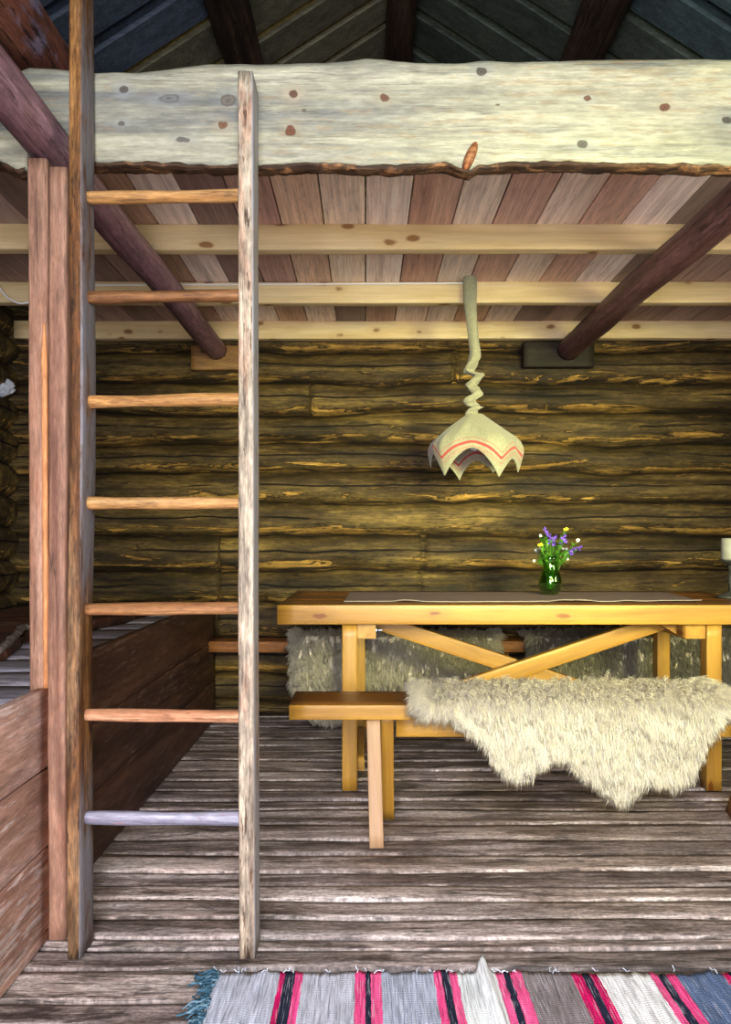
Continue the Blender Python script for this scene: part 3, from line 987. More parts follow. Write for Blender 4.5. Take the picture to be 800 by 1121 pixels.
# ---------------------------------------------------------------- ladder
lad = empty('ladder', (-.49, 1.785, 0), 'tall weathered wooden ladder with seven round rungs leaning on the loft plank', 'ladder')
def ly(z): return 1.783 + .030 * z
def lxl(z): return -.694 - .0095 * z
def lxr(z): return -.281 - .008 * z
tag(bar('rail', (lxl(0), ly(0), 0), (lxl(2.75), ly(2.75), 2.75), .031, .09, M['rail_brown'], lad, up=(0, 1, 0), r=.004, n=70, wob=.004, bump=.0012, seed=131), 'longer dark brown rail')
tag(bar('rail', (lxr(0), ly(0), 0), (lxr(2.152), ly(2.152), 2.152), .037, .09, M['rail_pale'], lad, up=(0, 1, 0), r=.004, n=60, wob=.004, bump=.0012, seed=132), 'shorter pale rail with dark flecks')
rm = ['rung', 'rung_brown', 'rung', 'rung', 'rung_brown', 'rung_red', 'rung_grey']
rl = [None, 'brown rung', None, None, 'dark brown rung', 'reddish rung', 'blue-grey lowest rung']
for k, (yl, yr) in enumerate([(214, 212), (324, 322), (438, 436), (551, 551), (667, 666), (783, 785), (897, 899)]):
    z = 1.3
    for q in range(5):
        zl, zr = Z_(yl, ly(z) - .012), Z_(yr, ly(z) - .012)
        z = (zl + zr) / 2
    o = bar('rung', (lxl(z) + .013, ly(z), zl), (lxr(z) + .005, ly(z), zr), .031, .031, M[rm[k]], lad, rounded=True, n=30, wob=.002, bump=.0015, seed=140 + k,
            taper=lambda t: 1.0 + .06 * math.sin(t * 9 + k))
    if rl[k]: o['label'] = rl[k]

# ---------------------------------------------------------------- table
tx0, tx1 = -.345, 1.665
tab = empty('dining_table', (.66, 3.25, 0), 'long pale pine trestle table with crossed braces in front of the log wall', 'table')
for k, (ya, yb) in enumerate([(2.87, 3.125), (3.128, 3.385), (3.388, 3.64)]):
    o = bar('table_plank', (tx0 + .002 * k, (ya + yb) / 2, .703), (tx1, (ya + yb) / 2, .703), yb - ya, .074, M['pine_shaded'], tab, r=.004, n=30, wob=.001, seed=150 + k)
# lighter front edge: light on the front face, painted in as a paler strip
tag(bar('lit_edge', (tx0, 2.866, .703), (tx1, 2.866, .703), .012, .076, M['pine'], tab, r=.002, n=30, seed=154), 'bright yellow front edge of the top')
LEG = .06
fl = [(-.063, 2.90), (1.384, 2.90)]
bl = [(-.032, 3.47), (1.416, 3.47)]
def leg(name, x, y, z1, mat, parent, w=.06, d=.06):
    return bar(name, (x, y + d / 2, 0), (x, y + d / 2, z1), w, d, mat, parent, up=(0, 1, 0), r=.003, n=12, wob=.0005)
for (x, y) in fl + bl:
    leg('leg', x, y, .666, M['pine'], tab)
rails = []
for k, (x, a) in enumerate([(.005, .073), (1.315, .078)]):
    rails.append(bar('cross_rail', (x, 2.912, .634), (x, 3.52, .634), a, .063, M['pine'], tab, r=.003, n=12))
for k, (x) in enumerate([-.020, 1.372]):
    bar('foot_rail', (x, 2.962, .085), (x, 3.47, .085), .03, .05, M['pine'], tab, r=.003, n=8)
A0, A1 = P(398, 676, 3.16), P(775, 800, 3.16)
B0, B1 = P(741, 676, 3.10), P(398, 791, 3.10)
bar('brace', A0 + Vector((0, .02, 0)), A1 + Vector((0, .02, 0)), .04, .068, M['pine'], tab, r=.003, n=20)
bar('brace', B0 + Vector((0, .02, 0)), B1 + Vector((0, .02, 0)), .04, .068, M['pine'], tab, r=.003, n=20)
# wedge between brace and rail, with its bolt
mb = MB()
w0, w1, w2, w3 = P(722, 683, 3.0), P(753, 683, 3.0), P(753, 701, 3.0), P(726, 686, 3.0)
fr_ = [w0, w1, w2, w3]
mb.add([tuple(q) for q in fr_] + [(q.x, q.y + .05, q.z) for q in fr_], [(0, 1, 2, 3), (7, 6, 5, 4), (0, 4, 5, 1), (1, 5, 6, 2), (2, 6, 7, 3), (3, 7, 4, 0)], rnd=.4)
wedge = mb.build('wedge', M['pine'], tab, smooth=False)
def bolt(p, axis, parent):
    p = Vector(p); ax = Vector(axis)
    mb = MB()
    f = frame(p, p + ax)
    def disc(x0, x1, r, n):
        v, fc = [], []
        for i in range(n):
            t = 2 * PI * i / n
            for x in (x0, x1):
                v.append(f @ Vector((x, r * math.cos(t), r * math.sin(t))))
        for i in range(n):
            a, b = 2 * i, 2 * ((i + 1) % n)
            fc.append((a, b, b + 1, a + 1))
        fc.append([2 * i for i in range(n)][::-1]); fc.append([2 * i + 1 for i in range(n)])
        mb.add([tuple(q) for q in v], fc)
    disc(-.01, .002, .012, 18); disc(.002, .010, .0085, 6); disc(.010, .024, .0045, 12)
    return tag(mb.build('bolt', M['steel'], parent, smooth=False), 'zinc-plated bolt and nut')
bolt((.043, 2.945, .632), (1, 0, 0), rails[0])
bolt((P(745, 692, 2.995).x, 2.995, P(745, 692, 2.995).z), (0, -1, 0), wedge)

# ---------------------------------------------------------------- benches
M['bench_old'] = wood('bench_old', '#5a3618', '#84542a', '#a06c38', fine=.4, knots=(2, 8, .1), ring=12)
ben = empty('bench', (.65, 2.5, 0), 'pale pine bench with splayed crossed legs standing in front of the table', 'bench', 'benches at the table')
bar('seat', (-.252, 2.531, .4265), (1.56, 2.531, .4265), .215, .047, M['pine_shaded'], ben, r=.004, n=30, seed=160, wob=.001)
tag(bar('lit_edge', (-.252, 2.419, .4265), (1.56, 2.419, .4265), .012, .048, M['pine'], ben, r=.002, n=30, seed=161), 'bright front edge of the seat')  # paler strip: light on the seat front put into the colour
for x, lean, bm in ((.0, -.007, 'pine'), (1.253, .06, 'bench_old')):
    tag(bar('leg', (x + .036, 2.372, 0), (x + .026, 2.475, .405), .046, .05, M['pine_pale'], ben, up=(0, 1, 0), r=.003, n=10), 'pale pinkish leg splayed forward')
    bar('leg', (x + .081, 2.645, 0), (x + .081 + lean, 2.53, .405), .044, .05, M[bm], ben, up=(0, 1, 0), r=.003, n=10)
bar('stretcher', (-.02 + .125, 2.515, .357), (1.253, 2.515, .357), .03, .07, M['pine'], ben, r=.003, n=24)
bar('stretcher', (1.42, 2.515, .357), (1.54, 2.515, .357), .03, .07, M['pine'], ben, r=.003, n=4)

rb = empty('wall_bench', (.7, 3.95, 0), 'brown wooden bench against the log wall behind the table', 'bench', 'benches at the table')
bar('seat', (-.842, 3.965, .425), (2.2, 3.965, .425), .16, .058, M['bench_old'], rb, r=.004, n=40, wob=.002)
for x in (-.62, .75, 1.6):
    bar('support', (x, 3.99, 0), (x, 3.99, .396), .05, .09, M['bench_old'], rb, up=(0, 1, 0), n=8)

# ---------------------------------------------------------------- sheepskins
def fleece(name, roots, dirs, nrm, length, mat, parent, lock=9, lock_r=.012, thick=.0016, dirt=None, curl=.010, seed=1):
    rg = np.random.default_rng(seed)
    N = len(roots)
    n = N * lock
    R = np.repeat(roots, lock, 0) + rg.normal(0, lock_r * .55, (n, 3)) * np.array([1, 1, .8])
    D = np.repeat(dirs, lock, 0); Nn = np.repeat(nrm, lock, 0)
    Ln = np.repeat(length, lock) * rg.uniform(.65, 1.1, n)
    tip_c = roots + dirs * length[:, None] + rg.normal(0, .009, (N, 3))
    tip = np.repeat(tip_c, lock, 0) * .6 + (R + D * Ln[:, None]) * .4 + rg.normal(0, .004, (n, 3))
    mid = R * .5 + tip * .5 + Nn * (Ln * .33)[:, None] + rg.normal(0, curl * .5, (n, 3))
    ts = [0, .3, .62, 1.0]
    e1 = np.cross(tip - R, rg.normal(0, 1, (n, 3)))
    e1 /= np.linalg.norm(e1, axis=1)[:, None] + 1e-9
    e2 = np.cross(tip - R, e1); e2 /= np.linalg.norm(e2, axis=1)[:, None] + 1e-9
    V = np.zeros((n, 10, 3))
    for q, t in enumerate(ts[:3]):
        ctr = R * (1 - t) ** 2 + mid * 2 * t * (1 - t) + tip * t * t
        ctr = ctr + e1 * (curl * .28 * math.sin(q * 2.6))
        w = thick * (1 - .45 * t)
        for a in range(3):
            an = 2 * PI * a / 3
            V[:, q * 3 + a] = ctr + (e1 * math.cos(an) + e2 * math.sin(an)) * w
    V[:, 9] = tip
    fq = []
    for q in range(2):
        for a in range(3):
            fq.append([q * 3 + a, q * 3 + (a + 1) % 3, (q + 1) * 3 + (a + 1) % 3, (q + 1) * 3 + a])
    ft = [[6 + a, 6 + (a + 1) % 3, 9] for a in range(3)]
    base = (np.arange(n) * 10)[:, None, None]
    quads = (np.array(fq)[None] + base).reshape(-1, 4)
    tris = (np.array(ft)[None] + base).reshape(-1, 3)
    me = bpy.data.meshes.new(name)
    nv = n * 10
    me.vertices.add(nv)
    me.vertices.foreach_set('co', V.reshape(-1).astype(np.float32))
    loops = np.concatenate([quads.ravel(), tris.ravel()]).astype(np.int32)
    me.loops.add(len(loops))
    me.loops.foreach_set('vertex_index', loops)
    me.polygons.add(len(quads) + len(tris))
    st = np.concatenate([np.arange(len(quads)) * 4, len(quads) * 4 + np.arange(len(tris)) * 3]).astype(np.int32)
    me.polygons.foreach_set('loop_start', st)
    me.update(calc_edges=True)
    me.polygons.foreach_set('use_smooth', [True] * len(me.polygons))
    at = me.attributes.new('rnd', 'FLOAT', 'POINT')
    rv = np.clip(np.repeat(rg.uniform(0, 1, N), lock) * .7 + rg.uniform(0, .3, n), 0, 1)
    at.data.foreach_set('value', np.repeat(rv, 10).astype(np.float32))
    at = me.attributes.new('dirt', 'FLOAT', 'POINT')
    dv = np.zeros(N) if dirt is None else dirt
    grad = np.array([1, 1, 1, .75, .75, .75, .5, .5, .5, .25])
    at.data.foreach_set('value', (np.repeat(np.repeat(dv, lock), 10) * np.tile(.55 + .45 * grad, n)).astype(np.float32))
    me.materials.append(mat)
    me.validate()
    o = bpy.data.objects.new(name, me)
    COL.objects.link(o)
    adopt(o, parent)
    o['kind'] = 'stuff'
    return o


def drape(name, label, x0, x1, yb, yf, zs, hem, back=None, mat=None, hide_mat=None, nlock=1500, flen=.06, seed=1, hump=.0, dirt_shade_fn=None, lock=9, thick=.0013, group=None):
    """skin laid over a seat edge: from y=yb(x) forward to y=yf, then down to z=hem(x)"""
    rg = np.random.default_rng(seed)
    def S(u, v):
        x = x0 + (x1 - x0) * u
        lt = np.maximum(yb(x) - yf, .01)
        ld = np.maximum(zs - hem(x), .01)
        s = v * (lt + ld)
        r = .025
        top = s < lt
        a = np.clip((s - (lt - r)) / (2 * r), 0, 1) * PI / 2
        y = np.where(s < lt - r, yb(x) - s, np.where(s < lt + r, yf + r - r * np.sin(a), yf))
        z = np.where(s < lt - r, zs, np.where(s < lt + r, zs - r + r * np.cos(a), zs - (s - lt)))
        w = fbm(x * 5, s * 6, 0, seed, 3)
        hang = np.clip((s - lt) / .2, 0, 1)
        y = y - np.abs(.020 * w) * hang - .012 * hang * (1 + np.sin(x * 16 + seed)) * .5
        z = z + np.where(top, np.abs(.012 * w) + hump, hump * (1 - hang))
        ny = -np.sin(a); nz = np.cos(a)
        return np.stack([x, y, z], -1), np.stack([0 * x, ny, nz], -1)
    nu, nv = 90, 40
    U, V = np.meshgrid(np.linspace(0, 1, nu), np.linspace(0, 1, nv), indexing='ij')
    Pp, Nn = S(U, V)
    Bk = Pp - Nn * .006
    G = np.concatenate([Pp, Bk[:, ::-1]], 1)
    mb = MB().grid(G, closed_v=True, rnd=.5, dirt=.3)
    o = mb.build(name, hide_mat or mat)
    tag(o, label, 'sheepskin', group)
    u, v = rg.uniform(0.0, 1, nlock), rg.uniform(0, 1, nlock)
    # even density over the area
    x = x0 + (x1 - x0) * u
    A = (yb(x) - yf) + (zs - hem(x))
    keep = rg.uniform(0, 1, nlock) < A / A.max()
    edge = int(nlock * .10)
    u = np.r_[u[keep], rg.uniform(0, 1, edge), rg.uniform(0, .03, edge // 2), 1 - rg.uniform(0, .03, edge // 2)]
    v = np.r_[v[keep], 1 - rg.uniform(0, .05, edge), rg.uniform(0, 1, edge // 2), rg.uniform(0, 1, edge // 2)]
    Pr, Nr = S(u, v)
    down = np.zeros_like(Pr); down[:, 2] = -1
    fwd = np.zeros_like(Pr); fwd[:, 1] = -1
    isdown = (-Nr[:, 1])[:, None]
    lean = np.zeros_like(Pr)
    lean[:, 0] = .9 * (np.clip((u - .93) / .07, 0, 1) - np.clip((.07 - u) / .07, 0, 1))
    D = isdown * (down * 1.0 + Nr * .16) + (1 - isdown) * (fwd * .75 + Nr * .30) + lean * .8 + rg.normal(0, .14, Pr.shape)
    D /= np.linalg.norm(D, axis=1)[:, None]
    Ln = flen * rg.uniform(.7, 1.25, len(u))
    dirt = np.clip(dirt_shade_fn(Pr, isdown[:, 0], rg) if dirt_shade_fn else np.zeros(len(u)), 0, 1)
    fleece('fleece', Pr + Nr * .002, D, Nr, Ln, mat, o, lock=lock, dirt=dirt, seed=seed + 5, thick=thick)
    return o


M['wool_cream'] = wool_mat('wool_cream', '#f8f2de', '#fffdf0', '#bfb298')
M['wool_grey'] = wool_mat('wool_grey', '#d0c9b4', '#f0eada', '#b0a58a')
M['wool_dark'] = wool_mat('wool_dark', '#a8a28e', '#d4cdb8', '#847c68')
M['skin_hide'] = plain('skin_hide', '#f0e6d0', .8, nz='#ded0b4', nsc=25)
hem_px = [(455, 752), (470, 765), (490, 783), (515, 797), (530, 808), (538, 826), (550, 842), (565, 848), (580, 842), (592, 832), (603, 824), (618, 826), (635, 842), (655, 858), (678, 872), (692, 862),
          (703, 850), (716, 850), (735, 855), (752, 850), (763, 832), (768, 815), (778, 796), (790, 775), (800, 762)]
hx = np.array([X_(p[0], 2.385) for p in hem_px]); hz = np.array([Z_(p[1], 2.385) for p in hem_px]) + .022
hz = np.minimum(hz, .458)
drape('sheepskin', 'shaggy cream sheepskin draped over the front bench seat', X_(462, 2.40), X_(790, 2.40),
      lambda x: 2.642 - .035 * np.abs(np.sin(x * 7)) - .06 * np.clip((.34 - x) / .2, 0, 1), 2.394, .458, lambda x: np.interp(x, hx, hz),
      mat=M['wool_cream'], hide_mat=M['skin_hide'], nlock=9000, flen=.064, seed=201, hump=.006, group='sheepskins on the benches',
      dirt_shade_fn=lambda p, d, rg: (1 - d) * .75 + .25 * rg.uniform(0, 1, len(p)) * (fbm(p[:, 0] * 12, p[:, 2] * 12, 0, 3, 3) > .2))  # greyer on the seat top: shade from frontal light painted into the wool

h1x = np.array([-.43, -.40, -.36, -.32, -.27, -.15, -.08, 0, .2, .5, .62, .72]); h1z = np.array([.36, .28, .20, .10, .05, .045, .08, .14, .16, .2, .3, .38])
drape('sheepskin', 'grey-cream curly sheepskin hanging from the wall bench behind the table\'s left leg', -.385, .70,
      lambda x: 4.035 + 0 * x, 3.868, .462, lambda x: np.interp(x, h1x, h1z), mat=M['wool_grey'], hide_mat=M['skin_hide'], nlock=3000, flen=.05, seed=211, hump=.012,
      group='sheepskins on the benches', lock=8, thick=.002, dirt_shade_fn=lambda p, d, rg: .5 * rg.uniform(0, 1, len(p)) + .35 * (p[:, 0] > .3))
drape('sheepskin', 'dark grey-green sheepskin hanging from the wall bench under the table\'s right half', .86, 2.1,
      lambda x: 4.035 + 0 * x, 3.868, .462, lambda x: .14 + .05 * np.sin(x * 6), mat=M['wool_dark'], hide_mat=M['skin_hide'], nlock=3000, flen=.055, seed=221, hump=.012,
      group='sheepskins on the benches', lock=8, thick=.002, dirt_shade_fn=lambda p, d, rg: .6 * rg.uniform(0, 1, len(p)))

# ---------------------------------------------------------------- things on the table
TZ = .741
mb = MB()
nx, ny = 120, 24
U, V = np.meshgrid(np.linspace(0, 1, nx), np.linspace(0, 1, ny), indexing='ij')
xl = -.088 * (1 - V) + -.075 * V; xr = 1.378 * (1 - V) + 1.455 * V
G = np.zeros((nx, ny, 3))
G[..., 0] = xl * (1 - U) + xr * U
G[..., 1] = 3.0 + .56 * V
lift = np.clip(.12 - V, 0, 1) / .12
G[..., 2] = TZ + .0025 + .006 * lift * np.clip(fbm(G[..., 0] * 6, V, 0, 31, 2), 0, 1) + .0008 * fbm(G[..., 0] * 8, G[..., 1] * 8, 0, 32, 2)
Bk = G.copy(); Bk[..., 2] -= .002
mb.grid(np.concatenate([G, Bk[:, ::-1]], 1), closed_v=True, rnd=.3)
t = NT('runner_cloth')
g = t.coord()
wv = t.noise(t.scale(g, (6, 420, 1)), 1, 3, .6)
t.bump(t.noise(g, 500, 2, .5), .3, .002)
M['runner'] = t.fin(t.ramp(wv, [(.35, c('#6a5a58')), (.65, c('#94827e'))]), .85, .15)
M['hem'] = plain('hem', '#8a8078', .85)
run = mb.build('table_runner', M['runner'])
tag(run, 'long grey-brown woven runner lying along the table top', 'table runner')
mb = MB()
G2 = np.zeros((nx, 6, 3))
for j in range(6):
    a = 2 * PI * j / 6
    G2[:, j, 0] = G[:, 0, 0]; G2[:, j, 1] = 2.999 + .005 * math.cos(a); G2[:, j, 2] = G[:, 0, 2] + .0025 * math.sin(a)
mb.grid(G2, closed_v=True)
tag(mb.build('hem', M['hem'], run), 'pale hem along the front')

# vase
VX, VY = X_(602, 3.355), 3.355
k = 3.355 / F
prof = [(0, 652), (6, 652), (9, 651), (11.5, 646), (12.6, 640), (12.4, 634), (10.5, 628), (8.6, 623), (8.2, 618), (8.8, 613), (10, 609)]
prof_o = [(r * k, max(TZ + .004, Z_(y, 3.355)) + .002) for r, y in prof]
prof_i = [(max(0, r - .0035), z + (.005 if i < 3 else 0)) for i, (r, z) in enumerate(prof_o)][::-1]
def lathe(pr, n=28, off=(0, 0)):
    G = np.zeros((len(pr), n, 3))
    for i, (r, z) in enumerate(pr):
        for j in range(n):
            a = 2 * PI * j / n
            G[i, j] = (off[0] + r * math.cos(a), off[1] + r * math.sin(a), z)
    return G
def clear(name, col, gl=.10, rough=.03):
    t = NT(name)
    tr = t.n('ShaderNodeBsdfTransparent'); tr.inputs[0].default_value = c(col)
    t.b.inputs['Base Color'].default_value = c(col)
    t.b.inputs['Roughness'].default_value = rough
    t.b.inputs['Specular IOR Level'].default_value = .8
    fr = t.n('ShaderNodeLayerWeight'); fr.inputs[0].default_value = .35
    mx = t.n('ShaderNodeMixShader')
    t.l(t.math('ADD', t.math('MULTIPLY', fr.outputs[1], .45), gl), mx.inputs[0])
    t.l(tr.outputs[0], mx.inputs[1]); gg = t.n('ShaderNodeBsdfGlossy'); gg.inputs[0].default_value = (.9, 1, .8, 1); gg.inputs[1].default_value = rough
    t.l(gg.outputs[0], mx.inputs[2]); t.l(mx.outputs[0], t.out.inputs[0])
    return t.m
M['glass'] = clear('green_glass', '#cfe89c', .05)
M['water'] = clear('vase_water', '#c8e488', .02)
vase = empty('flower_vase', (VX, VY, TZ + .005), 'small round-bellied green glass vase standing on the grey-brown runner', 'vase')
mb = MB().grid(lathe(prof_o + prof_i, 32, (VX, VY)), closed_v=True, flip=True)
mb.build('vase_body', M['glass'], vase)
wp = [(max(0, r - .0042), z + .005) for r, z in prof_o[:7]]
wp = wp + [(0, wp[-1][1])]
mb = MB().grid(lathe(wp, 28, (VX, VY)), closed_v=True, flip=True)
mb.build('water', M['water'], vase)

M['stem'] = plain('flower_stem', '#4a7a1e', .6, nz='#6a9a34', nsc=40)
M['leaf'] = plain('flower_leaf', '#3f7a16', .55, nz='#5f9a2c', nsc=60)
M['purple'] = plain('petal_purple', '#5a3aa8', .6, nz='#7a5ac8', nsc=90)
M['yellow'] = plain('petal_yellow', '#d8cc30', .6)
M['pwhite'] = plain('petal_white', '#d8dcd0', .6)
M['pgrey'] = plain('petal_grey', '#7a7a94', .6, nz='#a8a4b8', nsc=80)
rf = random.Random(21)


def flower_stem(p1, mat, parent):
    p0 = Vector((VX + rf.uniform(-.018, .018), VY + rf.uniform(-.018, .018), TZ + .03))
    nk = Vector((VX + (p1.x - VX) * .22 + rf.uniform(-.006, .006), VY + (p1.y - VY) * .22, TZ + .155))
    pts = []
    for i in range(9):
        t = i / 8
        q = p0 * (1 - t) ** 2 + nk * 2 * t * (1 - t) + p1 * t * t
        pts.append(q)
    mb = MB()
    G = np.zeros((9, 5, 3))
    for i, q in enumerate(pts):
        for j in range(5):
            a = 2 * PI * j / 5
            G[i, j] = (q.x + .0014 * math.cos(a), q.y + .0014 * math.sin(a), q.z)
    mb.grid(G, closed_v=True)
    return mb.build('stem', mat, parent), pts


def petal_star(mb, ctr, n, r, tilt, up, seed):
    """n pointed petals around ctr opening towards `up`"""
    up = Vector(up).normalized()
    f = frame(ctr, ctr + up)
    for i in range(n):
        a = 2 * PI * i / n + seed
        ring = []
        w = r * .36
        for (l, s) in ((0.05, 0), (.5, 1), (.5, -1), (1, 0), (.55, 0)):
            rad = l * r * math.cos(tilt)
            hh = l * r * math.sin(tilt) + (.12 * r if l == .55 else 0)
            v = Vector((hh, rad * math.cos(a) - s * w * math.sin(a), rad * math.sin(a) + s * w * math.cos(a)))
            ring.append(tuple(f @ v))
        mb.add(ring, [(0, 1, 4), (1, 3, 4), (3, 2, 4), (2, 0, 4)])


def leaf(mb, p, d, L, w):
    d = Vector(d).normalized()
    s = d.cross(Vector((0, 0, 1)))
    if s.length < .1: s = Vector((1, 0, 0))
    s.normalize()
    n = s.cross(d)
    a = [p, p + d * L * .4 + s * w, p + d * L * .4 - s * w, p + d * L - n * L * .15, p + d * L * .5 + n * w * .3]
    mb.add([tuple(q) for q in a], [(0, 1, 4), (1, 3, 4), (3, 2, 4), (2, 0, 4)])


specs = [  # px, py, kind, label
    (597, 583, 'bell', 'tallest purple wildflower spike in the green glass vase'),
    (602, 590, 'bell', 'purple wildflower just below the tallest spike in the vase'),
    (607, 591, 'bell', 'purple wildflower at the middle of the bunch in the vase'),
    (617, 590, 'bell', 'purple wildflower under the yellow bloom in the vase'),
    (627, 603, 'bell', 'large purple wildflower leaning furthest out over the right of the vase'),
    (634, 601, 'bell', 'purple flower tip at the outermost right of the bunch'),
    (588, 602, 'grey', 'greyish purple flower head on the left side of the bunch'),
    (614, 597, 'grey', 'grey-violet flower head in the middle right of the bunch'),
    (618, 604, 'grey', 'pale grey-pink flower head low among the purple blooms'),
    (618, 580, 'yellow', 'yellow flower at the top right of the bunch'),
    (602, 596, 'yellow', 'yellow-green flower at the front of the bunch'),
    (590, 597, 'yellow', 'small yellow flower on the left of the bunch'),
    (590, 587, 'white', 'small pale flower standing out at the upper left of the bunch'),
    (585, 613, 'white', 'white flower drooping lowest at the left of the vase'),
    (632, 593, 'white', 'tiny pale flower at the far right of the bunch, above the purple ones'),
    (620, 611, 'white', 'small white flowers above the right rim of the vase'),
]
for i, (px, py, kd, lab) in enumerate(specs):
    d = VY + rf.uniform(-.05, .03)
    top = P(px, py, d)
    fl_ = empty('wildflower', (VX, VY, TZ + .03), lab, 'flower', 'wildflowers in the green glass vase')
    stem_o, pts = flower_stem(top, M['stem'], fl_)
    mb = MB()
    up = (pts[-1] - pts[-2]).normalized()
    if kd == 'bell':
        for q in range(6):
            t = q / 5
            pp = pts[-1] + up * (.018 - .045 * t) + Vector((rf.uniform(-.012, .012), rf.uniform(-.012, .012), 0)) * (.3 + t)
            petal_star(mb, pp, 5, .011 + .005 * t, .7, (rf.uniform(-1, 1), rf.uniform(-1.2, .2), .6), rf.random() * 6)
        mb.build('blossom', M['purple'], fl_)
    elif kd == 'grey':
        for q in range(5):
            pp = pts[-1] + Vector((rf.uniform(-.012, .012), rf.uniform(-.012, .012), rf.uniform(-.014, .014)))
            petal_star(mb, pp, 6, .008, .6, (rf.uniform(-1, 1), -1, .6), rf.random() * 6)
        mb.build('blossom', M['pgrey'], fl_)
    elif kd == 'yellow':
        for q in range(2):
            pp = pts[-1] + Vector((.008 * q, -.004 * q, .003 * q))
            petal_star(mb, pp, 6, .010, .35, (.2, -1, .5), rf.random() * 6)
        mb.build('blossom', M['yellow'], fl_)
    else:
        for q in range(3):
            pp = pts[-1] + Vector((rf.uniform(-.008, .008), rf.uniform(-.008, .008), rf.uniform(-.008, .008)))
            petal_star(mb, pp, 6, .008, .4, (0, -1, .5), rf.random() * 6)
        mb.build('blossom', M['pwhite'], fl_)
    mb = MB()
    for q in range(26):
        t = rf.uniform(.50, .92)
        i0 = min(7, int(t * 8)); pp = pts[i0].lerp(pts[i0 + 1], t * 8 - i0)
        leaf(mb, pp, (rf.uniform(-1, 1), rf.uniform(-1, .6), rf.uniform(-.1, .9)), rf.uniform(.018, .04), rf.uniform(.004, .0085))
    mb.build('leaves', M['leaf'], stem_o)

# candle on its holder at the edge of the picture
cx_, cy_ = 1.606, 3.2
M['wax'] = plain('wax', '#a8a898', .55, nz='#989888', nsc=14)
M['pewter'] = plain('pewter', '#4a4c46', .55, .6, nz='#6a6c64', nsc=30)
hold = empty('candle_holder', (cx_, cy_, TZ), 'dark grey metal candle holder standing at the right end of the table', 'candle holder')
MB().grid(lathe([(0, TZ), (.064, TZ), (.066, TZ + .006), (.058, TZ + .014), (.03, TZ + .02), (.02, TZ + .03), (0, TZ + .031)], 30, (cx_, cy_)), closed_v=True, flip=True).build('base', M['pewter'], hold)
MB().grid(lathe([(0, TZ + .028), (.018, TZ + .028), (.014, TZ + .06), (.022, TZ + .085), (.014, TZ + .11), (.018, TZ + .145), (0, TZ + .146)], 24, (cx_, cy_)), closed_v=True, flip=True).build('stem', M['pewter'], hold)
MB().grid(lathe([(0, TZ + .143), (.02, TZ + .143), (.04, TZ + .158), (.052, TZ + .164), (.052, TZ + .168), (0, TZ + .168)], 28, (cx_, cy_)), closed_v=True, flip=True).build('dish', M['pewter'], hold)
can = empty('candle', (cx_, cy_, TZ + .168), 'thick off-white pillar candle on the dark metal holder', 'candle')
MB().grid(lathe([(0, TZ + .1685), (.0445, TZ + .1685), (.046, TZ + .175), (.046, TZ + .255), (.043, TZ + .262), (.03, TZ + .256), (0, TZ + .254)], 32, (cx_, cy_)), closed_v=True, flip=True).build('wax', M['wax'], can)
MB().grid(lathe([(0, TZ + .252), (.0015, TZ + .252), (.0012, TZ + .268), (0, TZ + .268)], 8, (cx_, cy_)), closed_v=True, flip=True).build('wick', M['plate'], can)

# ---------------------------------------------------------------- pendant lamp
LY = 3.355
lk = LY / F
lamp = empty('pendant_lamp', P(515, 302, LY), 'cloth pendant lamp with a red-striped towel shade hanging above the table', 'lamp')
path = [(514, 300, 7.4), (514, 312, 7.4), (514.5, 330, 7), (516, 345, 6.2), (517.5, 360, 5.8), (518.5, 372, 5.6), (520, 384, 6), (519.5, 392, 6.2), (516, 399, 5.8), (512.5, 405, 5.2), (518, 409, 6.4),
        (524.5, 411, 5.4), (519, 417, 5.6), (513.5, 423, 5.6), (519, 427, 6.2), (523.5, 430, 5.4), (516, 437, 6.6), (512.5, 441, 6), (519, 444, 7), (524, 446, 5.6), (516, 450, 6.4), (519, 457, 6.6)]
pa = np.array(path, float)
tt = np.linspace(0, len(pa) - 1, 240)
def smooth(v):
    v = np.interp(tt, range(len(pa)), v)
    kk = np.hanning(17); kk /= kk.sum()
    return np.convolve(np.pad(v, 8, 'edge'), kk, 'valid')
px_, py_, pr_ = smooth(pa[:, 0]), smooth(pa[:, 1]), smooth(pa[:, 2])
K = 20
G = np.zeros((len(tt), K, 3))
cr = np.clip((py_ - 385) / 15, 0, 1)
ey = .010 * np.sin(tt * 2.2) * cr
for i in range(len(tt)):
    ctr = P(px_[i], py_[i], LY)
    for j in range(K):
        a = 2 * PI * j / K
        fold = 1 + .10 * math.sin(3 * a + py_[i] * .05) + cr[i] * (.16 * math.sin(4 * a + tt[i] * 3.1) + .12 * vn(tt[i] * 2.2, j * .7, 0, 77))
        rr = pr_[i] * lk * fold
        G[i, j] = (ctr.x + rr * math.cos(a), LY + ey[i] + rr * .85 * math.sin(a) * (1 if py_[i] > 334 or math.sin(a) < 0 else .6), ctr.z + cr[i] * .004 * math.sin(2 * a + tt[i] * 2))
mb = MB().grid(G, closed_v=True, rnd=.2).add(G[0], [range(K)], rnd=.2)
M['linen_plain'] = linen_mat('linen_plain', False)
M['linen'] = linen_mat('linen')
mb.build('cord_cover', M['linen_plain'], lamp)
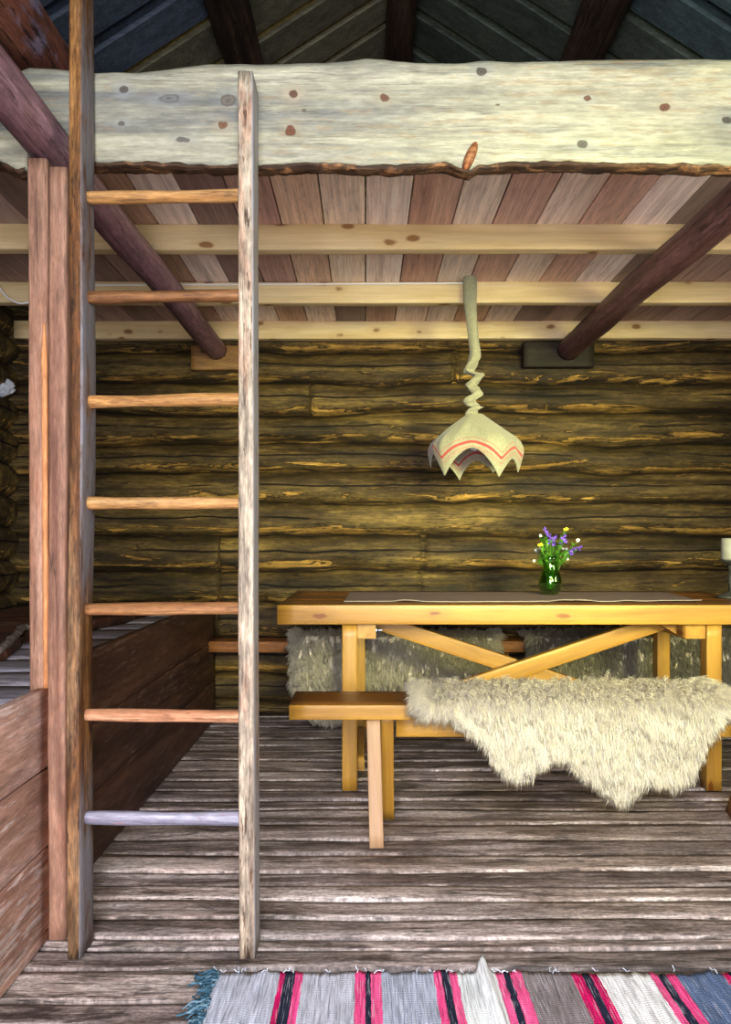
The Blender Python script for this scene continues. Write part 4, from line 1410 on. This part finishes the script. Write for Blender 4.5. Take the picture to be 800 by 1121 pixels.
# towel shade: a square cloth hung from its middle, its edge falling in points
sx, sz0 = X_(519.5, LY), Z_(454, LY)
nt, na = 34, 168
ctrl = [(-141, 524), (-102, 495), (-63, 526), (-38, 505), (-14, 519), (18, 494), (53, 515), (80, 500), (107, 523), (140, 500), (170, 512), (195, 499)]
ctrl = sorted([(a % 360, yy) for a, yy in ctrl])
ca = np.array([q[0] for q in ctrl] + [ctrl[0][0] + 360.]); cy2 = np.array([q[1] for q in ctrl] + [ctrl[0][1]], float)
G = np.zeros((nt, na, 3)); bandv = np.zeros((nt, na))
th = np.linspace(0, 360, na, endpoint=False)
thw = np.where(th < ca[0], th + 360, th)
rim_y = np.zeros(na)
for i, a in enumerate(thw):
    q = min(np.searchsorted(ca, a, 'right') - 1, len(ca) - 2)
    t = (a - ca[q]) / (ca[q + 1] - ca[q])
    e = 1 - (1 - t) ** 1.7 if cy2[q] > cy2[q + 1] else t ** 1.7
    rim_y[i] = cy2[q] * (1 - e) + cy2[q + 1] * e
ispt = (rim_y - 494) / 32
tq = np.linspace(0, 1, nt)
for j in range(na):
    a = math.radians(th[j])
    R = 49 + 3 * math.cos(2 * a) + 2.0 * math.sin(5 * a + 1)
    kx = [9, 9 + (R - 9) * .5, R * .93, R * 1.02, R * (.99 - .10 * ispt[j])]
    ky = [454, 454 + 14 + 3 * ispt[j], 484 - 2 * ispt[j], 493, rim_y[j]]
    kq = np.r_[0, np.cumsum(np.hypot(np.diff(kx), np.diff(ky)))]
    qq = tq * kq[-1]
    rx = np.interp(qq, kq, kx); ry = np.interp(qq, kq, ky)
    kk = np.array([.25, .5, .25])
    for _ in range(6):
        rx[1:-1] = np.convolve(rx, kk, 'valid'); ry[1:-1] = np.convolve(ry, kk, 'valid')
    fold = 1 + (.07 * (ispt[j] - .5) + .022 * math.sin(9 * a + 2) + .015 * math.sin(17 * a)) * np.sin(np.pi * np.clip(tq * 1.05, 0, 1)) 
    rr = rx * fold * lk
    G[:, j, 0] = sx + rr * math.cos(a)
    G[:, j, 1] = LY + rr * math.sin(a) * .95
    G[:, j, 2] = Z_(ry, LY)
    bandv[:, j] = kq[-1] - qq - (kq[-1] - 78) * .35
Gi = G.copy()
ctrv = np.array([sx, LY, 0])
dv = Gi - ctrv; dv[..., 2] = 0
Gi = Gi - dv / (np.linalg.norm(dv, axis=-1, keepdims=True) + 1e-9) * .003
GG = np.concatenate([G, Gi[::-1]], 0)
BB = np.concatenate([bandv, bandv[::-1]], 0)
mb = MB().grid(GG, closed_v=True, band=BB.ravel(), rnd=.3)
mb.build('lamp_shade', M['linen'], lamp)
bz = Z_(476, LY)
MB().grid(lathe([(0, bz - .075), (.02, bz - .068), (.03, bz - .045), (.026, bz - .02), (.016, bz + .005), (.016, bz + .05), (0, bz + .05)], 20, (sx, LY)), closed_v=True).build('bulb', M['white'], lamp)

# white cable on the joist
line = [P(508, 310, 3.392), P(420, 310.6, 3.393), P(300, 311.2, 3.393), P(107, 312, 3.393), P(60, 314, 3.393), P(40, 324, 3.38)]
loop = [(36, 329), (30, 331.5), (22, 332.5), (15, 330), (8, 326), (2, 319), (-6, 306), (-14, 300)]
line += [P(a, b, 3.37) for a, b in loop]
pts = np.array([tuple(q) for q in line])
d = np.r_[0, np.cumsum(np.linalg.norm(np.diff(pts, axis=0), axis=1))]
n = 160
pp = np.stack([np.interp(np.linspace(0, d[-1], n), d, pts[:, q]) for q in range(3)], 1)
tg = np.gradient(pp, axis=0); tg /= np.linalg.norm(tg, axis=1)[:, None]
s1 = np.cross(tg, (0, 1, 0)); s1 /= np.linalg.norm(s1, axis=1)[:, None]
s2 = np.cross(tg, s1)
G = np.stack([pp + .0045 * (s1 * math.cos(a) + s2 * math.sin(a)) for a in np.linspace(0, 2 * PI, 10, endpoint=False)], 1)
cab = MB().grid(G, closed_v=True).build('lamp_cable', M['white'])
tag(cab, 'thin white electric cable along the joist to the cloth pendant lamp', 'cable')

# white cloth hanging on the left wall
mb = MB()
cc_ = P(2, 424, 3.98)
n1, n2 = 22, 30
G = np.zeros((n1, n2, 3))
for i in range(n1):
    f_ = PI * i / (n1 - 1)
    for j in range(n2):
        a = 2 * PI * j / n2
        r = .05 * math.sin(f_) * (1 + .35 * fbm(math.cos(a) * 2 + 3, math.sin(a) * 2, f_ * 2, 91, 3))
        G[i, j] = (cc_.x + r * 1.25 * math.cos(a), cc_.y + r * math.sin(a), cc_.z + .042 * math.cos(f_) * (1 + .2 * math.cos(a * 3)) + .008 * math.sin(a * 2))
mb.grid(G, closed_v=True)
M['cloth_white'] = plain('cloth_white', '#d8dce4', .85, nz='#b8c0cc', nsc=40)
tag(mb.build('crumpled_cloth', M['cloth_white']), 'crumpled white cloth hung high in the dark corner left of the post', 'cloth')

# ---------------------------------------------------------------- rag rug
RD = 1.674
st = [(236, '#b4b8c6'), (304.5, '#c4125c'), (312, '#23283a'), (321, '#e64a86'), (331, '#b8bac6'), (387.5, '#ea4c88'), (398, '#23283a'), (405, '#ee5a90'), (414.5, '#a9b0c0'), (471, '#ea4c88'),
      (479.5, '#23283a'), (488, '#ee5a90'), (499, '#e0e4e2'), (539.5, '#ea5a90'), (549.5, '#23283a'), (557, '#ee5a90'), (568, '#857b7c'), (622, '#cc1460'), (632, '#23283a'), (641, '#cc1460'),
      (649, '#ecebea'), (707, '#ee5a90'), (715.5, '#23283a'), (724.5, '#ea4c88'), (734, '#5a6c8c'), (785, '#cc1460'), (794, '#23283a'), (803, '#cc1460'), (812, '#b4b8c6'), (880, '#ea4c88'), (905, '#5a6c8c')]
stops = [(X_(a, RD), b) for a, b in st] + [(X_(960, RD), '#ffffff')]
M['rug'] = rug_mat(stops)
rug = empty('rag_rug', (.25, 1.25, 0), 'striped rag rug in pink, grey, white and dark blue on the plank floor', 'rug')
nx, ny = 340, 60
x0, x1 = X_(237, RD), X_(950, RD)
U, V = np.meshgrid(np.linspace(0, 1, nx), np.linspace(0, 1, ny), indexing='ij')
G = np.zeros((nx, ny, 3))
xx = x0 + (x1 - x0) * U
ytop = 1.672 + .006 * fbm(xx * 14, 0, 0, 71, 3) + .004 * fbm(xx * 60, 0, 0, 72, 2) - .012 * (xx - x0) * 0
G[..., 0] = xx + .012 * V * 0 + .006 * vn(V * 4, 3, 0, 9) * (1 - U)
yb_ = .80
G[..., 1] = yb_ * (1 - V) + ytop * V
fx = X_(529, RD)
foldm = np.exp(-((xx - fx - (V - 1) * -.03) / .012) ** 2) * np.clip((V - .55) / .45, 0, 1) ** 1.5
G[..., 2] = .009 + .003 * fbm(xx * 5, G[..., 1] * 5, 0, 73, 3) + .0025 * fbm(xx * 90, G[..., 1] * 16, 0, 74, 2) + .030 * foldm
G[..., 1] += .018 * foldm * V
Bk = G.copy(); Bk[..., 2] = .0035
mb = MB().grid(np.concatenate([G, Bk[:, ::-1]], 1), closed_v=True, rnd=.5)
mb.build('weave', M['rug'], rug)
# teal warp fringe at the end
mb = MB()
for q in range(520):
    ya = rf.uniform(.82, 1.668)
    g_ = .5 + .5 * math.sin(ya * 62)
    L = rf.uniform(.02, .05) * (.55 + .6 * g_)
    p = Vector((x0 + rf.uniform(-.002, .012), ya, .008)); d = Vector((-1, rf.uniform(-.35, .45), 0)).normalized()
    n = 7
    Gs = np.zeros((n, 5, 3))
    for i in range(n):
        t = i / (n - 1)
        w = p + d * L * t + Vector((0, .006 * math.sin(t * 7 + q), .004 * math.sin(t * 5 + q * 2) + .006 * (1 - t)))
        for j in range(5):
            a = 2 * PI * j / 5
            Gs[i, j] = (w.x, w.y + .0022 * math.cos(a), max(.0035, w.z + .0022 * math.sin(a)))
    mb.grid(Gs, closed_v=True, rnd=rf.random())
t = NT('fringe')
M['fringe'] = t.fin(t.ramp(t.attr('rnd'), [(0, c('#1f3846')), (.6, c('#3f6274')), (1, c('#6d8896'))]), .9, .1)
fo = mb.build('fringe', M['fringe'], rug)
fo['kind'] = 'stuff'; fo['label'] = 'teal blue fringe'
# loose threads along the near selvedge
mb = MB()
for q in range(34):
    xa = rf.uniform(x0, .9)
    p = Vector((xa, 1.668, .012)); d = Vector((rf.uniform(-1, 1), rf.uniform(.2, 1), 0)).normalized(); L = rf.uniform(.008, .022)
    Gs = np.zeros((5, 4, 3))
    for i in range(5):
        w = p + d * L * i / 4 + Vector((.003 * math.sin(i + q), 0, .003 * math.sin(i * 2 + q)))
        for j in range(4):
            a = PI / 2 * j
            Gs[i, j] = (w.x + .0012 * math.cos(a), w.y, max(.004, w.z + .0012 * math.sin(a)))
    mb.grid(Gs, closed_v=True)
lt_ = mb.build('loose_threads', M['cloth_white'], rug); lt_['kind'] = 'stuff'

# ---------------------------------------------------------------- light
def area(name, loc, to, sx, sy, power, col):
    l = bpy.data.lights.new(name, 'AREA')
    l.shape = 'RECTANGLE'; l.size = sx; l.size_y = sy; l.energy = power; l.color = col
    o = bpy.data.objects.new(name, l); COL.objects.link(o)
    o.location = loc
    o.rotation_euler = (Vector(to) - Vector(loc)).to_track_quat('-Z', 'Y').to_euler()
    return o
# daylight in the doorway and the two windows, plus an added gable fill
l = area('daylight_door', (-.1, YF - .1, 1.1), (.1, 1.3, -.35), 1.2, 1.95, 165, (.94, .93, 1.0))
l.data.spread = math.radians(150)
l = area('daylight_front_window', (1.6, YF - .1, 1.62), (.50, 4.1, 1.12), 0.8, .75, 34, (1.0, .98, .42))
l.data.spread = math.radians(40)
area('daylight_window', (XR + .1, 1.6, 1.33), (-1, 1.6, 1.75), 1.1, .8, 30, (1.0, .97, .82))
area('gable_fill', (.2, YF - .12, 2.72), (.2, 3, 2.72), 0.9, .55, 60, (.92, 1.0, .98))  # added fill through the made-up gable opening, brightens loft board and roof
w = bpy.data.worlds.new('World'); S.world = w
w.use_nodes = True
w.node_tree.nodes['Background'].inputs[0].default_value = (.75, .82, .95, 1)
w.node_tree.nodes['Background'].inputs[1].default_value = .6

# ---------------------------------------------------------------- camera
cam = bpy.data.cameras.new('Camera'); co = bpy.data.objects.new('Camera', cam); COL.objects.link(co)
co.location = (0, 0, 1.0)
co.rotation_euler = (PI / 2, 0, 0)
cam.sensor_fit = 'VERTICAL'
cam.sensor_height = 24 * 1121 / 800
cam.lens = 24
cam.shift_y = (H0 - 560.5) / 1121
cam.clip_start = .05
S.camera = co
vs = S.view_settings
vs.view_transform = 'Standard'; vs.look = 'None'; vs.exposure = 0.0; vs.gamma = 1.0; vs.use_curve_mapping = False
S.cycles.use_denoising = True
S.cycles.max_bounces = 10
S.cycles.diffuse_bounces = 6
S.cycles.transmission_bounces = 8
S.cycles.transparent_max_bounces = 12
S.cycles.caustics_reflective = False; S.cycles.caustics_refractive = False
S.cycles.sample_clamp_indirect = 4
